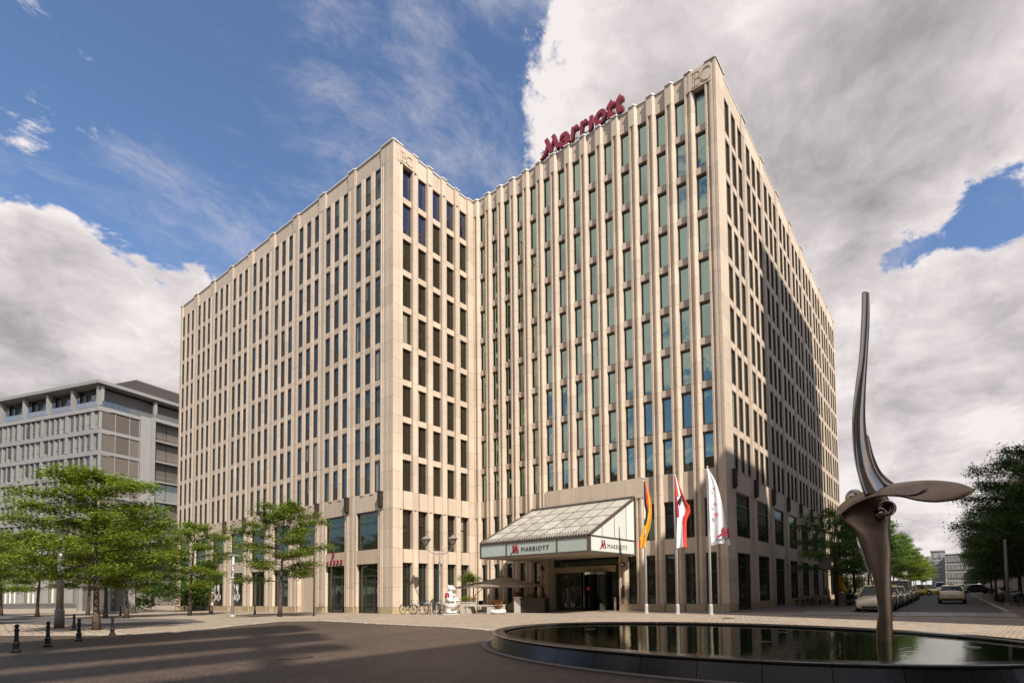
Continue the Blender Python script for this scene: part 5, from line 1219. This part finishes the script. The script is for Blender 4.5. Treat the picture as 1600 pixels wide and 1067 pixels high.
planter(-25.1, 28.7, 1.9, .9, 1.05, M['bronze'], 'long dark brown planter box beside the entrance', [M['leafD'], M['leafC']], 7)
planter(-26.15, 28.2, .5, .6, 1.15, M['concrete'], 'tall stone block at the left end of the dark planter box', [M['leafD']], 9)
t = thing('flower_bowl', 'low white bowl of dark red flowers at the end of the stone bench', 'planter', (-26.35, 26.3, 0)); MB().lathe([(.40, 0), (.52, .08), (.56, .2), (.50, .30), (.38, .31)], 22).build('bowl', M['white'], t, smooth=True)
flowers(0, 0, .34, .3, .3, 360, M['leafD'], 12).build('plants', M['leafD'], t, fix=False); flowers(0, 0, .44, .2, .2, 160, M['flower'], 14).build('blossoms', M['flower'], t, fix=False)
t = thing('stone_bench', 'pale stone bench before the terrace between two planters', 'bench', (-28.35, 26.6, 0), .28); MB().box(-1.15, -.28, .52, .95, .28, .62).build('seat', M['concrete'], t); MB().box(-1.1, -.25, 0, -.92, .25, .515).build('leg', M['concrete'], t); MB().box(.72, -.25, 0, .92, .25, .515).build('leg', M['concrete'], t)
rs = random.Random(5); b = MB()
for _ in range(26):
    a = rs.uniform(0, 2 * pi); q = rs.uniform(.1, .75); leaf_blob(b, (q * cos(a) * 1.15, q * sin(a) * 1.15, 2.75 - q * q * .75 + rs.uniform(-.22, .2)), .3, .14, 120, rs, .06)
t = thing('potted_tree', 'small round potted tree standing behind the white bear', 'tree', (-29.7, 26.75, 0)); MB().tube([(0, 0, .8), (.04, 0, 1.6), (-.02, .03, 2.6)], [.045, .035, .02], 6).build('trunk', M['bark'], t); b.build('crown', M['leafA'], t, fix=False); MB().lathe([(.2, 0), (.28, .8), (.24, .82)], 14).build('pot', M['bronze'], t)

# wooden beer garden set along the flank
def picnic(x, y, i):
    t = thing('wooden_table', ('nearest long wooden table at the hotel flank', 'farther long wooden table at the hotel flank')[i], 'table', (x, y, 0), pi / 2)
    for k in range(4): MB().box(-1.3, -.38 + k * .195, .72, 1.3, -.38 + k * .195 + .18, .76).build('plank', M['wood'], t)
    for sx in (-1.0, 1.0):
        for sy in (-.3, .3): MB().box(sx - .03, sy - .03, 0, sx + .03, sy + .03, .72).build('leg', M['wood'], t)
    for s, nm in ((-1, 'in front'), (1, 'behind')):
        q = thing('wooden_bench', 'wooden bench %s the %s long table at the hotel flank' % (('before', 'behind')[s > 0], ('nearest', 'farther')[i]), 'bench', (x + s * .72, y, 0), pi / 2)
        for k in range(2): MB().box(-1.3, -.16 + k * .17, .43, 1.3, -.16 + k * .17 + .155, .47).build('plank', M['wood'], q)
        for sx in (-1.0, 1.0): MB().box(sx - .03, -.14, 0, sx + .03, .14, .43).build('leg', M['wood'], q)
picnic(-10.1, 46.5, 0); picnic(-10.1, 50.2, 1)

# ------------------------------------------------------------------ motorcycles
def motorcycle(x, y, rz, label, cm_):
    t = thing('motorcycle', label, 'motorcycle', (x, y, 0), rz, 'parked motorcycles')
    ty = wheel_mb(.27, .06, 22).mesh('wheel', M['rubber'])
    for wx in (-.66, .66):
        w_ = link('wheel', ty, t, (wx, 0, .32)); MB().tube([(0, -.04, 0), (0, .04, 0)], .20, 14).build('rim', M['chrome'], w_)
    MB().loft([[Vector((xx, w * cos(2 * pi * k / 10), zc_ + h_ * sin(2 * pi * k / 10))) for k in range(10)] for xx, w, zc_, h_ in ((-.85, .05, .78, .05), (-.6, .14, .76, .12), (-.2, .16, .62, .22), (.15, .18, .68, .26), (.4, .14, .80, .18), (.55, .05, .86, .08))]).build('body', cm_, t, smooth=True)
    MB().loft([[Vector((xx, w * cos(2 * pi * k / 8), zc_ + .05 * sin(2 * pi * k / 8))) for k in range(8)] for xx, w, zc_ in ((-.8, .08, .90), (-.4, .16, .86), (.0, .12, .84))]).build('saddle', M['black'], t, smooth=True)
    MB().box(-.25, -.14, .28, .25, .14, .56).build('engine', M['greypole'], t)
    MB().tube([(.42, .07, .92), (.66, .07, .32)], .026, 6).tube([(.42, -.07, .92), (.66, -.07, .32)], .026, 6).build('fork', M['chrome'], t)
    MB().tube([(.25, -.36, 1.06), (.42, -.1, 1.0), (.42, .1, 1.0), (.25, .36, 1.06)], .016, 6).build('handlebar', M['black'], t)
    MB().ball((.56, 0, .88), .10, 10, 7).build('headlight', M['white'], t); MB().tube([(-.1, -.18, .34), (-.8, -.2, .42)], [.03, .05], 8).build('exhaust', M['chrome'], t)
    MB().add([(.5, -.14, .98), (.5, .14, .98), (.36, .11, 1.22), (.36, -.11, 1.22)], [(0, 1, 2, 3)]).build('windscreen', M['carglass'], t, fix=False)
    return t
motorcycle(-6.5, 45.0, -1.0, 'dark motorcycle parked between the sign post and the first taxi', M['black']); motorcycle(-6.9, 46.4, -1.2, 'second dark motorcycle close behind the first one at the taxi rank', M['black'])
for i, (x, y) in enumerate(((3.9, 52.5), (3.9, 54.0), (4.0, 55.6))): motorcycle(x, y, 2.6 + i * .1, ('nearest', 'middle', 'farthest')[i] + ' motorcycle under the dark trees on the right pavement', (mat('silver_paint', (.4, .4, .42), .3, metal=.5) if i == 0 else M['black']))
# yellow giraffe-like figure and white fence beyond the flank
t = thing('yellow_figure', 'tall bright yellow curved animal figure behind the motorcycles', 'figure', (-9.1, 56.5, 0), -.3); ye = mat('yellow_plastic', (.75, .42, .02), .4)
MB().loft([[Vector((.0 + xo + w * cos(2 * pi * k / 10), w * sin(2 * pi * k / 10), z)) for k in range(10)] for xo, w, z in ((.5, .20, .95), (.2, .34, 1.05), (0, .34, 1.4), (-.05, .27, 1.9), (0, .22, 2.25), (.08, .24, 2.45), (.12, .1, 2.62))]).build('body', ye, t, smooth=True)
MB().tube([(.1, 0, 2.42), (.45, 0, 2.32), (.6, 0, 2.28)], [.16, .13, .08], 8).build('snout', ye, t); MB().tube([(.3, 0, 1.05), (.8, 0, 1.0), (1.05, 0, 1.3)], [.16, .12, .06], 8).build('tail', ye, t); MB().box(-.4, -.35, 0, 1.0, .35, .9).build('stand', mat('pale_box', (.5, .45, .3), .7), t)
fe = thing('garden_fence', 'white slatted fence beyond the hotel flank at the hedge', 'fence', (-8.9, 78, 0), pi / 2)
for i in range(16): MB().box(i * .75, -.05, 0, i * .75 + .28, .05, 2.3 if i % 4 else 3.2).build('fence_post', M['concrete'], fe)
MB().box(0, -.08, 2.1, 12, -.051, 2.25).build('rail', M['concrete'], fe)

# ------------------------------------------------------------------ cars
M['cream'] = mat('cream_car_paint', (.76, .64, .37), .22, coat=.8, nscale=.5, namp=.02)
M['tail'] = mat('tail_lamp', (.25, .01, .012), .2, coat=.6); M['lampglass'] = mat('head_lamp', (.42, .43, .44), .1, metal=.6, coat=.6); M['plate'] = mat('number_plate', (.60, .60, .58), .4); M['trim'] = mat('car_trim', (.02, .02, .02), .45)
car_cache = {}
def car_proto(kind):
    L, Wd, Hh = {'hatch': (4.70, 1.86, 1.56), 'sedan': (4.80, 1.84, 1.46), 'estate': (4.75, 1.84, 1.48), 'van': (4.9, 1.92, 1.95)}[kind]
    hl, hw = L / 2, Wd / 2; hood, belt, deck = {'hatch': (.80, .95, 1.08), 'sedan': (.78, .93, 1.00), 'estate': (.80, .95, 1.0), 'van': (.95, 1.1, 1.15)}[kind]
    st_ = [(hl, .40, .58, .78), (hl - .07, .24, .68, .90), (hl - .35, .20, hood - .06, .97), (hl - .9, .20, hood + .06, 1.0), (hl - 1.30, .20, belt, 1.0), (0, .20, belt + .01, 1.0), (-hl + 1.0, .20, belt + .03, 1.0), (-hl + .35, .22, deck, .97), (-hl + .08, .30, deck - .06, .90), (-hl, .42, deck - .22, .80)]
    rings = []
    for x, zb, zt, ws in st_:
        w = hw * ws; h = zt - zb
        half = [(0, zb), (w * .80, zb), (w * .95, zb + .08 * h), (w, zb + .38 * h), (w * 1.0, zb + .60 * h), (w * .965, zb + .84 * h), (w * .88, zt - .03), (w * .5, zt + .015), (0, zt + .03)]
        rings.append([Vector((x, y, z)) for y, z in half] + [Vector((x, -y, z)) for y, z in reversed(half[1:-1])])
    body = MB().loft(rings).mesh('body', M['cream'], smooth=True)
    gx = {'hatch': (hl - 1.20, hl - 2.15, -hl + 1.15, -hl + .30), 'sedan': (hl - 1.35, hl - 2.15, -hl + 1.55, -hl + .85), 'estate': (hl - 1.3, hl - 2.1, -hl + .75, -hl + .25), 'van': (hl - .9, hl - 1.7, -hl + .35, -hl + .12)}[kind]
    zb = belt - .02; gw, rw = hw * .90, hw * .68
    def sec(x, z, w): return Vector((x, w, z)), Vector((x, -w, z))
    A, B_ = sec(gx[0], zb, gw); C_, D_ = sec(gx[1], Hh - .06, rw); E_, F_ = sec(gx[2], Hh - .07, rw); G_, H_ = sec(gx[3], zb + .04, gw * .97)
    mid = (gx[1] + gx[2]) / 2; I_, J_ = sec(mid, Hh - .02, rw); K_, L_ = sec(mid, zb, gw)
    glass = MB().add([A, B_, D_, C_, I_, J_, F_, E_, G_, H_, K_, L_], [(0, 1, 2, 3), (3, 2, 5, 4), (4, 5, 6, 7), (7, 6, 9, 8), (0, 3, 4, 10), (10, 4, 7, 8), (1, 11, 5, 2), (11, 9, 6, 5), (0, 10, 8, 9, 11, 1)]).mesh('cabin_glass', M['carglass'])
    rf = []
    for x, z, w in ((gx[1] + .10, Hh - .075, rw * 1.0), (gx[1] - .15, Hh - .02, rw * 1.05), (mid, Hh, rw * 1.06), (gx[2] + .15, Hh - .035, rw * 1.05), (gx[2] - .12, Hh - .10, rw)):
        rf.append([Vector((x, -w, z - .03)), Vector((x, -w * .9, z + .005)), Vector((x, 0, z + .025)), Vector((x, w * .9, z + .005)), Vector((x, w, z - .03)), Vector((x, 0, z - .02))])
    roof = MB().loft(rf).mesh('roof', M['cream'], smooth=True)
    pl = MB()
    for s in (-1, 1):
        pl.tube([(gx[0] + .02, s * gw, zb + .02), (gx[1] + .05, s * rw * 1.02, Hh - .06)], .035, 5); pl.tube([(gx[3] - .01, s * gw * .97, zb + .05), (gx[2] - .05, s * rw * 1.02, Hh - .09)], .05, 5); pl.tube([(mid, s * gw * 1.0, zb), (mid, s * rw * 1.03, Hh - .04)], .03, 5)
        pl.tube([(gx[0], s * gw, zb), (mid, s * gw, zb + .01), (gx[3], s * gw * .97, zb + .03)], .025, 5)
    pil = pl.mesh('pillars', M['cream'])
    ty = MB(); ty.lathe([(.30, -.10), (.325, -.07), (.325, .07), (.30, .10), (.20, .105)], 22); tym = ty.mesh('wheel', M['rubber'])
    rimb = MB(); rimb.lathe([(.205, .0), (.20, .012), (.06, .03), (.0, .035)], 18)
    for i in range(5): a = 2 * pi * i / 5; rimb.tube([(.04 * cos(a), .04 * sin(a), .03), (.19 * cos(a), .19 * sin(a), .02)], .022, 4)
    rim = rimb.mesh('rim', M['steelgrey'])
    arch = MB().lathe([(.40, 0), (.40, .012), (.0, .012)], 24).mesh('wheel_arch', M['trim'])
    hlx = hl - .16
    head = {s: MB().loft([[Vector((hlx + .05, s * .48, .60)), Vector((hlx + .06, s * .50, .66)), Vector((hlx - .10, s * .80, .72)), Vector((hlx - .12, s * .80, .62))], [Vector((hlx + .14, s * .50, .60)), Vector((hlx + .10, s * .52, .68)), Vector((hlx - .04, s * .845, .755)), Vector((hlx + .0, s * .84, .62))]]).mesh('headlight', M['lampglass']) for s in (-1, 1)}
    tl = -hl + .10
    taill = {s: MB().loft([[Vector((tl + .10, s * .86, deck - .30)), Vector((tl + .12, s * .85, deck - .13)), Vector((tl + .03, s * .52, deck - .13)), Vector((tl + .02, s * .52, deck - .24))], [Vector((tl + .02, s * .90, deck - .31)), Vector((tl + .05, s * .88, deck - .12)), Vector((tl - .05, s * .52, deck - .12)), Vector((tl - .07, s * .52, deck - .25))]]).mesh('tail_light', M['tail']) for s in (-1, 1)}
    grille = MB().box(hl - .06, -.55, .26, hl + .015, .55, .37).mesh('lower_grille', M['trim']); rb = MB().box(-hl - .01, -.72, .30, -hl + .12, .72, .42).mesh('rear_bumper_insert', M['trim'])
    up = MB().box(hl - .05, -.34, .56, hl + .012, .34, .70).mesh('upper_grille', M['trim'])
    pf = MB().box(hl + .0, -.26, .44, hl + .028, .26, .55).mesh('number_plate', M['plate']); pr_ = MB().box(-hl - .02, -.26, deck - .38, -hl + .02, .26, deck - .27).mesh('number_plate', M['plate'])
    mir = {s: MB().ball((gx[0] - .25, s * (hw + .06), belt + .09), .11, 8, 6, (.7, 1.0, .75)).mesh('door_mirror', M['cream'], smooth=True) for s in (-1, 1)}
    dl_ = MB()
    for s in (-1, 1):
        for x in (gx[0] - .05, mid, gx[2] + .25): dl_.box(x - .006, s * (hw + .003) - .004, .30, x + .006, s * (hw + .003) + .004, belt - .1)
    seam = dl_.mesh('door_seam', M['trim'])
    sg = MB(); sg.loft([[Vector((-.10, -.19, 0)), Vector((.10, -.19, 0)), Vector((.10, .19, 0)), Vector((-.10, .19, 0))], [Vector((-.05, -.17, .11)), Vector((.05, -.17, .11)), Vector((.05, .17, .11)), Vector((-.05, .17, .11))]])
    sgm = sg.mesh('taxi_sign', mat('taxi_sign_yellow', (.75, .55, .05), .4) if 'taxi_sign_yellow' not in bpy.data.materials else bpy.data.materials['taxi_sign_yellow'])
    return dict(L=L, hw=hw, H=Hh, body=body, glass=glass, roof=roof, pil=pil, ty=tym, rim=rim, arch=arch, head=head, tail=taill, gr=grille, up=up, rb=rb, pf=pf, pr=pr_, mir=mir, seam=seam, sg=sgm, hl=hl, mid=mid)
def car(kind, x, y, rz, label, paint=None, taxi=True, group=None):
    if kind not in car_cache: car_cache[kind] = car_proto(kind)
    c = car_cache[kind]; t = thing('parked_car', label, 'taxi' if taxi else 'car', (x, y, .01), rz, group)
    def rec(me):
        if not paint: return me
        k = (me.name, paint.name)
        if k not in car_cache: m2 = me.copy(); m2.materials.clear(); m2.materials.append(paint); car_cache[k] = m2
        return car_cache[k]
    link('body', rec(c['body']), t); link('cabin_glass', c['glass'], t); link('roof', rec(c['roof']), t); link('pillars', rec(c['pil']), t)
    for fx in (c['hl'] - .92, -c['hl'] + 1.02):
        for s in (-1, 1):
            link('wheel_arch', c['arch'], t, (fx, s * (c['hw'] - .008 if s > 0 else c['hw'] + .004 - .012), .36), rot=(-pi / 2 * s, 0, 0))
            w_ = link('wheel', c['ty'], t, (fx, s * (c['hw'] - .09), .325), rot=(-pi / 2 * s, 0, 0)); link('rim', c['rim'], w_, (0, 0, .095))
    for s in (-1, 1): link('headlight', c['head'][s], t); link('tail_light', c['tail'][s], t); link('door_mirror', rec(c['mir'][s]), t)
    link('lower_grille', c['gr'], t); link('rear_bumper_insert', c['rb'], t); link('number_plate', c['pf'], t); link('number_plate', c['pr'], t); link('door_seam', c['seam'], t)
    if kind != 'hatch': link('upper_grille', c['up'], t)
    if taxi: link('taxi_sign', c['sg'], t, (c['mid'] + .15, 0, c['H'] + .02), rz=0)
    return t
TG = 'cream taxis waiting at the kerb'
car('hatch', -3.72, 35.2, -pi / 2, 'first cream taxi of the rank, half behind the sculpture, facing the square', group=TG)
o_ = ('second', 'third', 'fourth', 'fifth', 'sixth')
for i, y in enumerate((41.0, 46.6, 52.3, 58.0, 63.8)): car(('estate', 'sedan', 'van', 'estate', 'sedan')[i], -3.75 + .05 * (i % 2), y, -pi / 2 + .01 * (i % 3), o_[i] + ' cream taxi of the rank from the square', group=TG)
car('sedan', .06, 51.6, pi / 2, 'cream taxi driving away up the street, seen from behind')
yel = mat('yellow_car_paint', (.75, .50, .01), .3, coat=.8); sil = mat('silver_car_paint', (.45, .46, .47), .3, metal=.4, coat=.6); wht = mat('white_car_paint', (.72, .72, .70), .25, coat=.8); blkp = mat('dark_car_paint', (.02, .021, .024), .25, coat=.8)
car('hatch', -3.1, 88.0, -pi / 2 + .9, 'small bright yellow car turning at the far crossing', yel, False)
car('van', -1.6, 118, -pi / 2, 'white van coming towards the square beyond the crossing', wht, False)
car('estate', -3.9, 99, -pi / 2, 'silver car at the kerb beyond the yellow one', sil, False)
car('sedan', 1.3, 112, pi / 2, 'dark car standing at the right kerb beyond the crossing', blkp, False)
car('hatch', 1.2, 124, pi / 2, 'silver hatchback beyond the dark car at the right kerb', sil, False)
car('sedan', -4.0, 109, -pi / 2, 'silver saloon in the left row past the crossing', sil, False); car('estate', -4.0, 128, -pi / 2, 'white estate car in the left row past the crossing', wht, False); car('hatch', -4.0, 136, -pi / 2, 'dark hatchback last in the left row', blkp, False)
car('sedan', 3.4, 100.5, .3, 'black saloon on the cross street under the dark trees', blkp, False)
